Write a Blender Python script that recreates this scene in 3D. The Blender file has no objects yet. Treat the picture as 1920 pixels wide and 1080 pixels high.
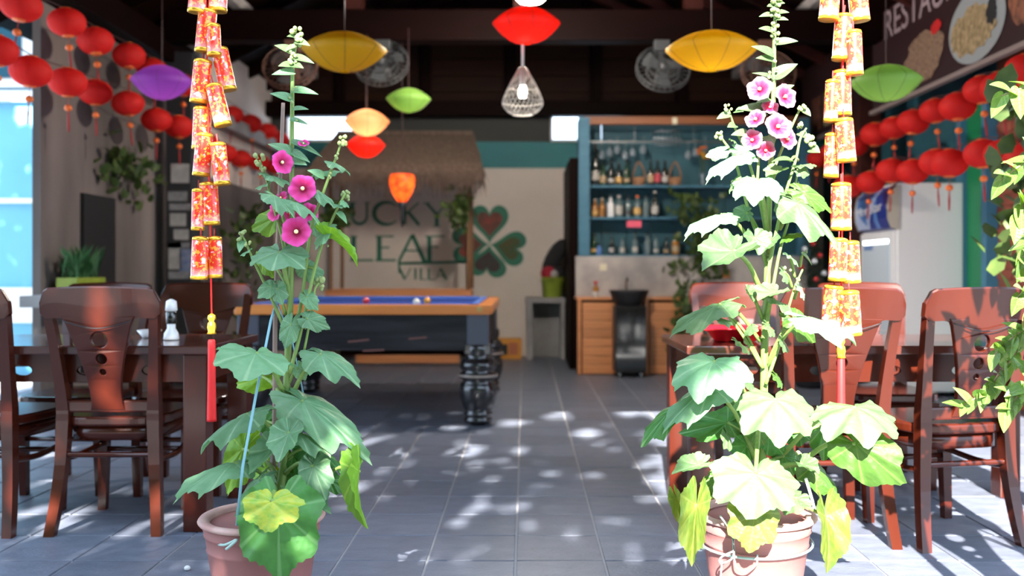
import bpy, bmesh, math, random
from mathutils import Vector, Matrix, Euler
R = math.radians
PI = math.pi
rnd = random.Random(7)
SC = bpy.context.scene
COL = SC.collection
FPX, HX, HY, HC = 1750.0, 984.0, 508.0, 1.07      # focal length in px, vanishing point, eye height


def P(px, py, d):
    return Vector(((px - HX) * d / FPX, d, HC - (py - HY) * d / FPX))


# ------------------------------------------------------------------ camera, world, sun, exposure
cam_d = bpy.data.cameras.new('camera')
cam = bpy.data.objects.new('camera', cam_d)
COL.objects.link(cam)
cam.location = (0, 0, HC)
cam.rotation_euler = (R(90), 0, 0)
cam_d.sensor_width = 36
cam_d.lens = FPX / 1920 * 36
cam_d.shift_x = -(HX - 960) / 1920
cam_d.shift_y = -(540 - HY) / 1920
cam_d.clip_start = 0.05
cam_d.dof.use_dof = True
cam_d.dof.focus_distance = 2.85
cam_d.dof.aperture_fstop = 1.9
SC.camera = cam

w = bpy.data.worlds.new('world')
SC.world = w
w.use_nodes = True
bg = w.node_tree.nodes['Background']
bg.inputs[0].default_value = (0.62, 0.78, 1.0, 1)
bg.inputs[1].default_value = 3.3

SUN_DIR = Vector((0.12, 1.0, -0.64)).normalized()     # direction the light travels
sun_d = bpy.data.lights.new('sun', 'SUN')
sun_d.energy = 25.0
sun_d.angle = R(0.6)
sun_d.color = (1.0, 0.95, 0.87)
sun = bpy.data.objects.new('sun', sun_d)
COL.objects.link(sun)
sun.rotation_euler = SUN_DIR.to_track_quat('-Z', 'Y').to_euler()
sun.location = (-2, -8, 9)

SC.view_settings.view_transform = 'Standard'
SC.view_settings.look = 'None'
SC.view_settings.exposure = 0.75
SC.view_settings.gamma = 1.0
SC.view_settings.use_curve_mapping = False
SC.cycles.use_denoising = True
SC.cycles.max_bounces = 10
SC.cycles.diffuse_bounces = 5
SC.cycles.transparent_max_bounces = 12
SC.cycles.sample_clamp_indirect = 8

# ------------------------------------------------------------------ materials
MATS = {}


def nd(t, typ, **kw):
    n = t.nodes.new(typ)
    for k, v in kw.items():
        setattr(n, k, v)
    return n


def mat(name, col, rough=0.5, metal=0.0, col2=None, nscale=6.0, namt=0.5, stretch=None, bump=0.0, bscale=40.0,
        coat=0.0, trans=0.0, emit=0.0, spec=0.5, alpha=1.0, randv=0.0, glass=0.0, coords='Object'):
    m = bpy.data.materials.new(name)
    m.use_nodes = True
    t = m.node_tree
    b = t.nodes['Principled BSDF']
    out = t.nodes['Material Output']
    L = t.links.new
    c4 = (*col, 1)
    b.inputs['Base Color'].default_value = c4
    b.inputs['Roughness'].default_value = rough
    b.inputs['Metallic'].default_value = metal
    b.inputs['Specular IOR Level'].default_value = spec
    b.inputs['Coat Weight'].default_value = coat
    b.inputs['Coat Roughness'].default_value = 0.08
    b.inputs['Transmission Weight'].default_value = glass
    csock = None
    tc = None
    if col2 or bump or randv:
        tc = nd(t, 'ShaderNodeTexCoord')
        mp = nd(t, 'ShaderNodeMapping')
        L(tc.outputs[coords], mp.inputs[0])
        if stretch:
            mp.inputs['Scale'].default_value = stretch
    if col2:
        nz = nd(t, 'ShaderNodeTexNoise')
        nz.inputs['Scale'].default_value = nscale
        nz.inputs['Detail'].default_value = 5
        L(mp.outputs[0], nz.inputs['Vector'])
        rp = nd(t, 'ShaderNodeValToRGB')
        rp.color_ramp.elements[0].position = 0.5 - 0.35 * namt
        rp.color_ramp.elements[1].position = 0.5 + 0.35 * namt
        rp.color_ramp.elements[0].color = c4
        rp.color_ramp.elements[1].color = (*col2, 1)
        L(nz.outputs[0], rp.inputs[0])
        csock = rp.outputs[0]
    if randv:
        oi = nd(t, 'ShaderNodeObjectInfo')
        hs = nd(t, 'ShaderNodeHueSaturation')
        mr = nd(t, 'ShaderNodeMapRange')
        mr.inputs[3].default_value = 1 - randv
        mr.inputs[4].default_value = 1 + randv
        L(oi.outputs['Random'], mr.inputs[0])
        L(mr.outputs[0], hs.inputs['Value'])
        if csock:
            L(csock, hs.inputs['Color'])
        else:
            hs.inputs['Color'].default_value = c4
        csock = hs.outputs[0]
    if csock:
        L(csock, b.inputs['Base Color'])
    if bump:
        bz = nd(t, 'ShaderNodeTexNoise')
        bz.inputs['Scale'].default_value = bscale
        bz.inputs['Detail'].default_value = 4
        L(mp.outputs[0], bz.inputs['Vector'])
        bp = nd(t, 'ShaderNodeBump')
        bp.inputs['Strength'].default_value = bump
        bp.inputs['Distance'].default_value = 0.01
        L(bz.outputs[0], bp.inputs['Height'])
        L(bp.outputs[0], b.inputs['Normal'])
    if emit:
        b.inputs['Emission Color'].default_value = c4
        b.inputs['Emission Strength'].default_value = emit
    if trans:
        tr = nd(t, 'ShaderNodeBsdfTranslucent')
        tr.inputs[0].default_value = c4
        if csock:
            L(csock, tr.inputs[0])
        mx = nd(t, 'ShaderNodeMixShader')
        mx.inputs[0].default_value = trans
        L(b.outputs[0], mx.inputs[1])
        L(tr.outputs[0], mx.inputs[2])
        L(mx.outputs[0], out.inputs[0])
    MATS[name] = m
    return m


def M(n):
    return MATS[n]


mat('tile', (0.086, 0.098, 0.132), 0.42, col2=(0.150, 0.166, 0.212), nscale=7, namt=0.8, stretch=(1, 2.2, 1), bump=0.25, bscale=55, randv=0.13, coords='Object')
mat('grout', (0.34, 0.33, 0.34), 0.8)
mat('lacquer', (0.058, 0.0095, 0.0040), 0.22, spec=0.35, col2=(0.041, 0.0066, 0.0030), nscale=5, stretch=(1, 1, 0.25), coat=0.1)
mat('tabletop', (0.07, 0.019, 0.012), 0.16, col2=(0.05, 0.013, 0.009), nscale=4, stretch=(0.2, 1, 1), coat=0.5)
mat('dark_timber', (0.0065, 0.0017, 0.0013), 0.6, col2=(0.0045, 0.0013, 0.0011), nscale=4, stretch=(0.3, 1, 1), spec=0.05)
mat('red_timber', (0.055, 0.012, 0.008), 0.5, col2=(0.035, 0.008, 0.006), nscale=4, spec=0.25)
mat('plank', (0.022, 0.0075, 0.003), 0.6, spec=0.1, col2=(0.011, 0.0045, 0.003), nscale=3, stretch=(0.4, 1, 3), randv=0.25)
mat('pine', (0.60, 0.25, 0.10), 0.45, col2=(0.44, 0.155, 0.055), nscale=6, stretch=(0.25, 1, 3), randv=0.16)
mat('pine_rail', (0.78, 0.27, 0.06), 0.35, col2=(0.60, 0.19, 0.045), nscale=5, stretch=(0.3, 2, 2), coat=0.3)
mat('white_plaster', (0.74, 0.66, 0.60), 0.85, col2=(0.64, 0.56, 0.51), nscale=1.2, bump=0.08)
mat('grey_plaster', (0.30, 0.27, 0.26), 0.9, col2=(0.44, 0.40, 0.38), nscale=2.0, bump=0.15)
mat('dark_concrete', (0.05, 0.041, 0.038), 0.9, col2=(0.235, 0.195, 0.18), nscale=1.1, stretch=(1, 1, 0.25), bump=0.3, bscale=14)
mat('concrete', (0.20, 0.195, 0.20), 0.8, col2=(0.33, 0.315, 0.31), nscale=3, bump=0.2)
mat('stained_plaster', (0.52, 0.46, 0.42), 0.85, col2=(0.25, 0.23, 0.23), nscale=3.0, namt=0.55, bump=0.2)
mat('teal', (0.012, 0.16, 0.19), 0.6, col2=(0.016, 0.20, 0.21), nscale=2)
mat('bar_blue', (0.040, 0.14, 0.22), 0.6, col2=(0.055, 0.18, 0.26), nscale=3, stretch=(1, 1, 4))
mat('bar_back', (0.018, 0.085, 0.115), 0.6, col2=(0.026, 0.11, 0.14), nscale=2)
mat('facade_blue', (0.13, 0.40, 0.58), 0.7, col2=(0.16, 0.45, 0.64), nscale=1.5)
mat('facade_white', (0.75, 0.75, 0.74), 0.7)
mat('window_dark', (0.03, 0.09, 0.13), 0.1, coat=0.5)
mat('green_paint', (0.008, 0.21, 0.075), 0.45)
mat('blue_paint', (0.055, 0.20, 0.30), 0.5)
mat('brick', (0.33, 0.085, 0.045), 0.85, col2=(0.25, 0.06, 0.035), nscale=8, randv=0.15, bump=0.3)
mat('mortar', (0.24, 0.075, 0.045), 0.9)
mat('fridge_white', (0.82, 0.80, 0.79), 0.28, coat=0.2)
mat('fridge_beige', (0.47, 0.42, 0.34), 0.5)
mat('fridge_inside', (0.60, 0.68, 0.74), 0.4)
mat('fridge_glass', (0.72, 0.82, 0.88), 0.06, alpha=1, spec=0.5)
mat('header_blue', (0.02, 0.035, 0.22), 0.3)
mat('header_light', (0.10, 0.22, 0.52), 0.3)
mat('header_pale', (0.45, 0.52, 0.72), 0.3)
mat('paint_red', (0.5, 0.02, 0.02), 0.4)
mat('paint_white', (0.75, 0.75, 0.78), 0.4)
mat('paint_blue', (0.02, 0.12, 0.45), 0.4)
mat('felt', (0.012, 0.05, 0.30), 0.85)
mat('felt_light', (0.06, 0.14, 0.45), 0.8)
mat('pool_black', (0.010, 0.010, 0.012), 0.4, spec=0.25, col2=(0.028, 0.028, 0.032), nscale=6, stretch=(0.3, 1, 3))
mat('pool_corner', (0.07, 0.075, 0.10), 0.4)
mat('leg_black', (0.016, 0.015, 0.017), 0.2, coat=0.6)
mat('leg_worn', (0.30, 0.24, 0.20), 0.35)
mat('scratch', (0.16, 0.06, 0.05), 0.6)
mat('ball_red', (0.55, 0.01, 0.02), 0.1, coat=1)
mat('ball_white', (0.78, 0.74, 0.62), 0.1, coat=1)
mat('ball_yellow', (0.75, 0.30, 0.01), 0.1, coat=1)
mat('brass', (0.5, 0.32, 0.12), 0.3, metal=0.7)
mat('straw', (0.15, 0.105, 0.078), 0.9, col2=(0.075, 0.05, 0.037), nscale=14, stretch=(6, 1, 0.5), randv=0.1)
mat('straw_fringe', (0.17, 0.115, 0.085), 0.9, col2=(0.08, 0.047, 0.033), nscale=30)
mat('bamboo', (0.20, 0.10, 0.045), 0.6)
mat('paint_green', (0.030, 0.19, 0.115), 0.7, col2=(0.032, 0.14, 0.10), nscale=4)
mat('petal_red', (0.26, 0.045, 0.036), 0.7, col2=(0.07, 0.045, 0.03), nscale=7)
mat('petal_orange', (0.10, 0.075, 0.025), 0.7, col2=(0.04, 0.10, 0.04), nscale=7)
mat('petal_dark', (0.060, 0.028, 0.030), 0.7, col2=(0.04, 0.05, 0.05), nscale=7)
mat('terracotta', (0.27, 0.105, 0.095), 0.75, col2=(0.22, 0.08, 0.076), nscale=5, bump=0.1)
mat('pot_rim', (0.44, 0.29, 0.25), 0.8, col2=(0.36, 0.19, 0.17), nscale=12)
mat('soil', (0.06, 0.045, 0.028), 1.0, col2=(0.12, 0.09, 0.05), nscale=40, bump=1.0, bscale=90)
mat('stem_green', (0.20, 0.30, 0.07), 0.5, col2=(0.15, 0.25, 0.055), nscale=9, trans=0.15)
mat('stake', (0.27, 0.19, 0.155), 0.8, col2=(0.17, 0.11, 0.09), nscale=18, stretch=(1, 1, 0.2))
mat('bud', (0.30, 0.37, 0.14), 0.6, trans=0.25)
mat('stamen', (0.80, 0.68, 0.34), 0.7)
mat('twine_blue', (0.15, 0.31, 0.36), 0.6)
mat('twine_grey', (0.30, 0.42, 0.38), 0.6)
mat('silk_yellow', (0.72, 0.44, 0.006), 0.55, trans=0.5)
mat('silk_red', (0.82, 0.022, 0.008), 0.55, trans=0.5)
mat('silk_green', (0.22, 0.42, 0.085), 0.55, trans=0.5)
mat('silk_purple', (0.24, 0.05, 0.42), 0.55, trans=0.5)
mat('silk_peach', (0.80, 0.40, 0.20), 0.55, trans=0.5)
mat('paper_red', (0.78, 0.014, 0.010), 0.7, trans=0.4, bump=0.4, bscale=60)
mat('paper_orange', (0.66, 0.035, 0.006), 0.5, col2=(0.85, 0.20, 0.03), nscale=16, trans=0.5)
mat('wire', (0.06, 0.03, 0.03), 0.5)
mat('gold', (0.75, 0.42, 0.04), 0.28, metal=0.75)
mat('tassel_red', (0.70, 0.012, 0.012), 0.6)
mat('bead_orange', (0.80, 0.16, 0.03), 0.5)
mat('thread', (0.35, 0.02, 0.02), 0.7)
mat('white_metal', (0.75, 0.74, 0.72), 0.4)
mat('white_wire', (0.34, 0.32, 0.30), 0.5)
mat('bulb', (1.0, 0.95, 0.85), 0.3, emit=5)
mat('bulb_soft', (1.0, 0.80, 0.55), 0.3, emit=16)
mat('lamp_lit', (1.0, 0.96, 0.90), 0.3, emit=6)
mat('fan_grey', (0.05, 0.053, 0.056), 0.4)
mat('fan_blade', (0.07, 0.075, 0.08), 0.35)
mat('fan_brown', (0.13, 0.06, 0.04), 0.5)
mat('sign_board', (0.028, 0.010, 0.011), 0.4)
mat('sign_edge', (0.22, 0.17, 0.16), 0.5)
mat('sign_letter', (0.33, 0.24, 0.26), 0.5)
mat('food_rice', (0.30, 0.20, 0.13), 0.5, col2=(0.10, 0.045, 0.03), nscale=34, namt=0.5)
mat('food_noodle', (0.40, 0.29, 0.16), 0.5, col2=(0.14, 0.10, 0.045), nscale=24, namt=0.5)
mat('food_meat', (0.30, 0.10, 0.05), 0.5, col2=(0.07, 0.025, 0.015), nscale=18, namt=0.5)
mat('plate_print', (0.27, 0.29, 0.30), 0.4)
mat('black_gloss', (0.008, 0.009, 0.009), 0.045, coat=1.0)
mat('black_matt', (0.012, 0.012, 0.014), 0.5)
mat('steel', (0.6, 0.6, 0.62), 0.25, metal=1)
mat('olive_bin', (0.30, 0.37, 0.04), 0.5, col2=(0.22, 0.29, 0.03), nscale=9)
mat('cloth_red', (0.35, 0.01, 0.03), 0.8)
mat('cloth_black', (0.012, 0.011, 0.013), 0.8)
mat('cloth_grey', (0.4, 0.37, 0.36), 0.8)
mat('carton', (0.62, 0.26, 0.03), 0.6)
mat('carton_print', (0.42, 0.13, 0.06), 0.6)
mat('bottle_dark', (0.012, 0.014, 0.010), 0.1, coat=0.6)
mat('bottle_green', (0.02, 0.05, 0.02), 0.1, coat=0.6)
mat('rust_board', (0.26, 0.085, 0.026), 0.5, col2=(0.19, 0.06, 0.02), nscale=5, stretch=(.3, 1, 3))
mat('dark_paint', (0.034, 0.036, 0.033), 0.7)
mat('bottle_clear', (0.12, 0.165, 0.17), 0.08, coat=0.6)
mat('bottle_amber', (0.32, 0.13, 0.02), 0.1, coat=0.6)
mat('label_white', (0.44, 0.41, 0.37), 0.6)
mat('label_red', (0.45, 0.05, 0.07), 0.6)
mat('label_tan', (0.40, 0.28, 0.16), 0.6)
mat('label_gold', (0.6, 0.36, 0.12), 0.6)
mat('basket', (0.34, 0.17, 0.08), 0.8, col2=(0.22, 0.10, 0.05), nscale=30)
mat('glassware', (0.15, 0.19, 0.215), 0.06, coat=0.8)
mat('pink_plastic', (0.75, 0.10, 0.17), 0.5)
mat('ivory', (0.7, 0.64, 0.46), 0.5)
mat('tray_red', (0.72, 0.010, 0.022), 0.3, coat=0.3)
mat('ceramic', (0.8, 0.78, 0.78), 0.15, coat=0.5)
mat('orange_tag', (0.50, 0.15, 0.03), 0.6)
mat('bark', (0.10, 0.07, 0.05), 0.9, bump=0.5, bscale=20)
mat('canopy_leaf', (0.06, 0.13, 0.025), 0.6, trans=0.25)
mat('ground', (0.20, 0.20, 0.21), 0.8, col2=(0.27, 0.27, 0.27), nscale=2)
mat('vine_leaf', (0.045, 0.085, 0.018), 0.5, col2=(0.09, 0.13, 0.03), nscale=12, trans=0.2)
mat('grass_blade', (0.05, 0.16, 0.05), 0.5, trans=0.2)
mat('pine_needle', (0.015, 0.045, 0.02), 0.7)
mat('yellow_flower', (0.75, 0.36, 0.01), 0.6)
mat('orange_flower', (0.65, 0.14, 0.03), 0.6)
mat('sticker_grey', (0.34, 0.33, 0.34), 0.6, col2=(0.16, 0.16, 0.17), nscale=14)
mat('sticker_white', (0.50, 0.48, 0.46), 0.6, col2=(0.30, 0.29, 0.28), nscale=10)
mat('sticker_blue', (0.10, 0.15, 0.34), 0.6, col2=(0.30, 0.33, 0.42), nscale=18)
mat('post_black', (0.022, 0.022, 0.024), 0.6)
mat('shrub_stem', (0.20, 0.16, 0.08), 0.7)
mat('pebble', (0.6, 0.58, 0.58), 0.5)


def radial_leaf_material(name, col, vein, trans, tipc=None, rough=0.5):
    """Leaf colour with palmate veins running out from the stalk (leaf coordinates)."""
    m = mat(name, col, rough)
    t = m.node_tree
    L = t.links.new
    b = t.nodes['Principled BSDF']
    out = t.nodes['Material Output']
    tc = nd(t, 'ShaderNodeTexCoord')
    sp = nd(t, 'ShaderNodeSeparateXYZ')
    L(tc.outputs['Object'], sp.inputs[0])
    at = nd(t, 'ShaderNodeMath', operation='ARCTAN2')
    L(sp.outputs[0], at.inputs[0])
    L(sp.outputs[1], at.inputs[1])
    ml = nd(t, 'ShaderNodeMath', operation='MULTIPLY')
    ml.inputs[1].default_value = 7.2
    L(at.outputs[0], ml.inputs[0])
    cs = nd(t, 'ShaderNodeMath', operation='COSINE')
    L(ml.outputs[0], cs.inputs[0])
    rp = nd(t, 'ShaderNodeValToRGB')
    rp.color_ramp.elements[0].position = 0.93
    rp.color_ramp.elements[1].position = 0.995
    rp.color_ramp.elements[0].color = (0, 0, 0, 1)
    rp.color_ramp.elements[1].color = (0.55, 0.55, 0.55, 1)
    L(cs.outputs[0], rp.inputs[0])
    nz = nd(t, 'ShaderNodeTexNoise')
    nz.inputs['Scale'].default_value = 3.5
    nz.inputs['Detail'].default_value = 6
    L(tc.outputs['Object'], nz.inputs['Vector'])
    mx0 = nd(t, 'ShaderNodeMix', data_type='RGBA')
    mx0.inputs[6].default_value = (*col, 1)
    mx0.inputs[7].default_value = (*(tipc or tuple(c * 0.75 for c in col)), 1)
    rp2 = nd(t, 'ShaderNodeValToRGB')
    rp2.color_ramp.elements[0].position = 0.38
    rp2.color_ramp.elements[1].position = 0.66
    L(nz.outputs[0], rp2.inputs[0])
    L(rp2.outputs[0], mx0.inputs[0])
    oi = nd(t, 'ShaderNodeObjectInfo')
    hs = nd(t, 'ShaderNodeHueSaturation')
    mr = nd(t, 'ShaderNodeMapRange')
    mr.inputs[3].default_value = 0.8
    mr.inputs[4].default_value = 1.2
    L(oi.outputs['Random'], mr.inputs[0])
    L(mr.outputs[0], hs.inputs['Value'])
    L(mx0.outputs[2], hs.inputs['Color'])
    mx = nd(t, 'ShaderNodeMix', data_type='RGBA')
    mx.inputs[7].default_value = (*vein, 1)
    L(rp.outputs[0], mx.inputs[0])
    L(hs.outputs[0], mx.inputs[6])
    L(mx.outputs[2], b.inputs['Base Color'])
    vz = nd(t, 'ShaderNodeTexVoronoi')
    vz.inputs['Scale'].default_value = 9
    L(tc.outputs['Object'], vz.inputs['Vector'])
    bp = nd(t, 'ShaderNodeBump')
    bp.inputs['Strength'].default_value = 0.12
    bp.inputs['Distance'].default_value = 0.01
    L(vz.outputs[0], bp.inputs['Height'])
    L(bp.outputs[0], b.inputs['Normal'])
    tr = nd(t, 'ShaderNodeBsdfTranslucent')
    hs2 = nd(t, 'ShaderNodeHueSaturation')
    hs2.inputs['Hue'].default_value = 0.475
    hs2.inputs['Saturation'].default_value = 1.25
    hs2.inputs['Value'].default_value = 1.3
    L(mx.outputs[2], hs2.inputs['Color'])
    L(hs2.outputs[0], tr.inputs[0])
    ms = nd(t, 'ShaderNodeMixShader')
    ms.inputs[0].default_value = trans
    L(b.outputs[0], ms.inputs[1])
    L(tr.outputs[0], ms.inputs[2])
    L(ms.outputs[0], out.inputs[0])
    return m


radial_leaf_material('leaf_green', (0.135, 0.275, 0.135), (0.27, 0.40, 0.22), 0.30, (0.105, 0.235, 0.110))
radial_leaf_material('leaf_deep', (0.045, 0.175, 0.030), (0.16, 0.33, 0.12), 0.25, (0.035, 0.13, 0.02))
radial_leaf_material('leaf_bright', (0.15, 0.33, 0.03), (0.28, 0.46, 0.08), 0.4, (0.11, 0.27, 0.02))
radial_leaf_material('leaf_yellow', (0.36, 0.38, 0.04), (0.30, 0.40, 0.08), 0.3, (0.15, 0.29, 0.04))
radial_leaf_material('leaf_pale', (0.098, 0.178, 0.068), (0.16, 0.25, 0.11), 0.3, (0.074, 0.148, 0.055))
radial_leaf_material('leaf_lime', (0.150, 0.195, 0.030), (0.20, 0.26, 0.06), 0.3, (0.085, 0.155, 0.024))
radial_leaf_material('leaf_mid', (0.062, 0.150, 0.020), (0.15, 0.25, 0.06), 0.35, (0.045, 0.115, 0.015))
radial_leaf_material('leaf_shrub', (0.13, 0.24, 0.05), (0.25, 0.36, 0.12), 0.3, (0.09, 0.19, 0.04), rough=0.3)


def flower_material(name, throat, mid, edge):
    m = mat(name, mid, 0.6)
    t = m.node_tree
    L = t.links.new
    b = t.nodes['Principled BSDF']
    out = t.nodes['Material Output']
    tc = nd(t, 'ShaderNodeTexCoord')
    sp = nd(t, 'ShaderNodeSeparateXYZ')
    L(tc.outputs['Object'], sp.inputs[0])
    cb = nd(t, 'ShaderNodeCombineXYZ')
    L(sp.outputs[0], cb.inputs[0])
    L(sp.outputs[1], cb.inputs[1])
    ln = nd(t, 'ShaderNodeVectorMath', operation='LENGTH')
    L(cb.outputs[0], ln.inputs[0])
    rp = nd(t, 'ShaderNodeValToRGB')
    e = rp.color_ramp.elements
    e[0].position, e[0].color = 0.24, (*throat, 1)
    e[1].position, e[1].color = 0.95, (*edge, 1)
    k = e.new(0.60)
    k.color = (*mid, 1)
    L(ln.outputs['Value'], rp.inputs[0])
    L(rp.outputs[0], b.inputs['Base Color'])
    tr = nd(t, 'ShaderNodeBsdfTranslucent')
    L(rp.outputs[0], tr.inputs[0])
    ms = nd(t, 'ShaderNodeMixShader')
    ms.inputs[0].default_value = 0.3
    L(b.outputs[0], ms.inputs[1])
    L(tr.outputs[0], ms.inputs[2])
    L(ms.outputs[0], out.inputs[0])


flower_material('flower_magenta', (0.32, 0.0, 0.055), (0.58, 0.012, 0.16), (0.74, 0.06, 0.34))
flower_material('flower_pale', (0.60, 0.0, 0.05), (0.42, 0.03, 0.10), (0.42, 0.20, 0.27))


def firecracker_material():
    m = mat('firecracker_paper', (0.80, 0.03, 0.012), 0.32, coat=0.3)
    t = m.node_tree
    L = t.links.new
    b = t.nodes['Principled BSDF']
    tc = nd(t, 'ShaderNodeTexCoord')
    oi = nd(t, 'ShaderNodeObjectInfo')
    ad = nd(t, 'ShaderNodeVectorMath', operation='ADD')
    sc = nd(t, 'ShaderNodeVectorMath', operation='SCALE')
    cb = nd(t, 'ShaderNodeCombineXYZ')
    L(oi.outputs['Random'], cb.inputs[0])
    L(oi.outputs['Random'], cb.inputs[1])
    L(cb.outputs[0], sc.inputs[0])
    sc.inputs['Scale'].default_value = 30
    L(tc.outputs['Object'], ad.inputs[0])
    L(sc.outputs[0], ad.inputs[1])
    prev = (0.80, 0.030, 0.012, 1)
    sock = None
    for scale, lo, hi, c in ((75, 0.53, 0.59, (0.80, 0.33, 0.03, 1)), (48, 0.61, 0.66, (0.78, 0.62, 0.66, 1)), (110, 0.65, 0.69, (0.75, 0.55, 0.06, 1))):
        nz = nd(t, 'ShaderNodeTexNoise')
        nz.inputs['Scale'].default_value = scale
        nz.inputs['Detail'].default_value = 2
        L(ad.outputs[0], nz.inputs['Vector'])
        rp = nd(t, 'ShaderNodeValToRGB')
        rp.color_ramp.elements[0].position = lo
        rp.color_ramp.elements[1].position = hi
        L(nz.outputs[0], rp.inputs[0])
        mx = nd(t, 'ShaderNodeMix', data_type='RGBA')
        if sock:
            L(sock, mx.inputs[6])
        else:
            mx.inputs[6].default_value = prev
        mx.inputs[7].default_value = c
        L(rp.outputs[0], mx.inputs[0])
        sock = mx.outputs[2]
    # silver-pink printed band near the foot of each tube
    sp = nd(t, 'ShaderNodeSeparateXYZ')
    L(tc.outputs['Object'], sp.inputs[0])
    rb = nd(t, 'ShaderNodeValToRGB')
    e = rb.color_ramp.elements
    e[0].position, e[0].color = 0.0, (0.7, 0.7, 0.7, 1)
    e[1].position, e[1].color = 0.038, (0, 0, 0, 1)
    L(sp.outputs[2], rb.inputs[0])
    mx = nd(t, 'ShaderNodeMix', data_type='RGBA')
    L(rb.outputs[0], mx.inputs[0])
    L(sock, mx.inputs[6])
    mx.inputs[7].default_value = (0.70, 0.52, 0.52, 1)
    L(mx.outputs[2], b.inputs['Base Color'])


firecracker_material()

# ------------------------------------------------------------------ mesh helpers


def tag(o, label=None, cat=None, group=None, kind=None):
    if label:
        o['label'] = label
    if cat:
        o['category'] = cat
    if group:
        o['group'] = group
    if kind:
        o['kind'] = kind
    return o


def thing(name, label, cat, loc=(0, 0, 0), group=None, rz=0.0):
    o = bpy.data.objects.new(name, None)
    COL.objects.link(o)
    o.location = loc
    o.rotation_euler = (0, 0, rz)
    o.empty_display_size = 0.05
    return tag(o, label, cat, group)


def worg(o):
    v = Vector((0, 0, 0))
    while o is not None:
        v += o.location
        o = o.parent
    return v


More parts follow.
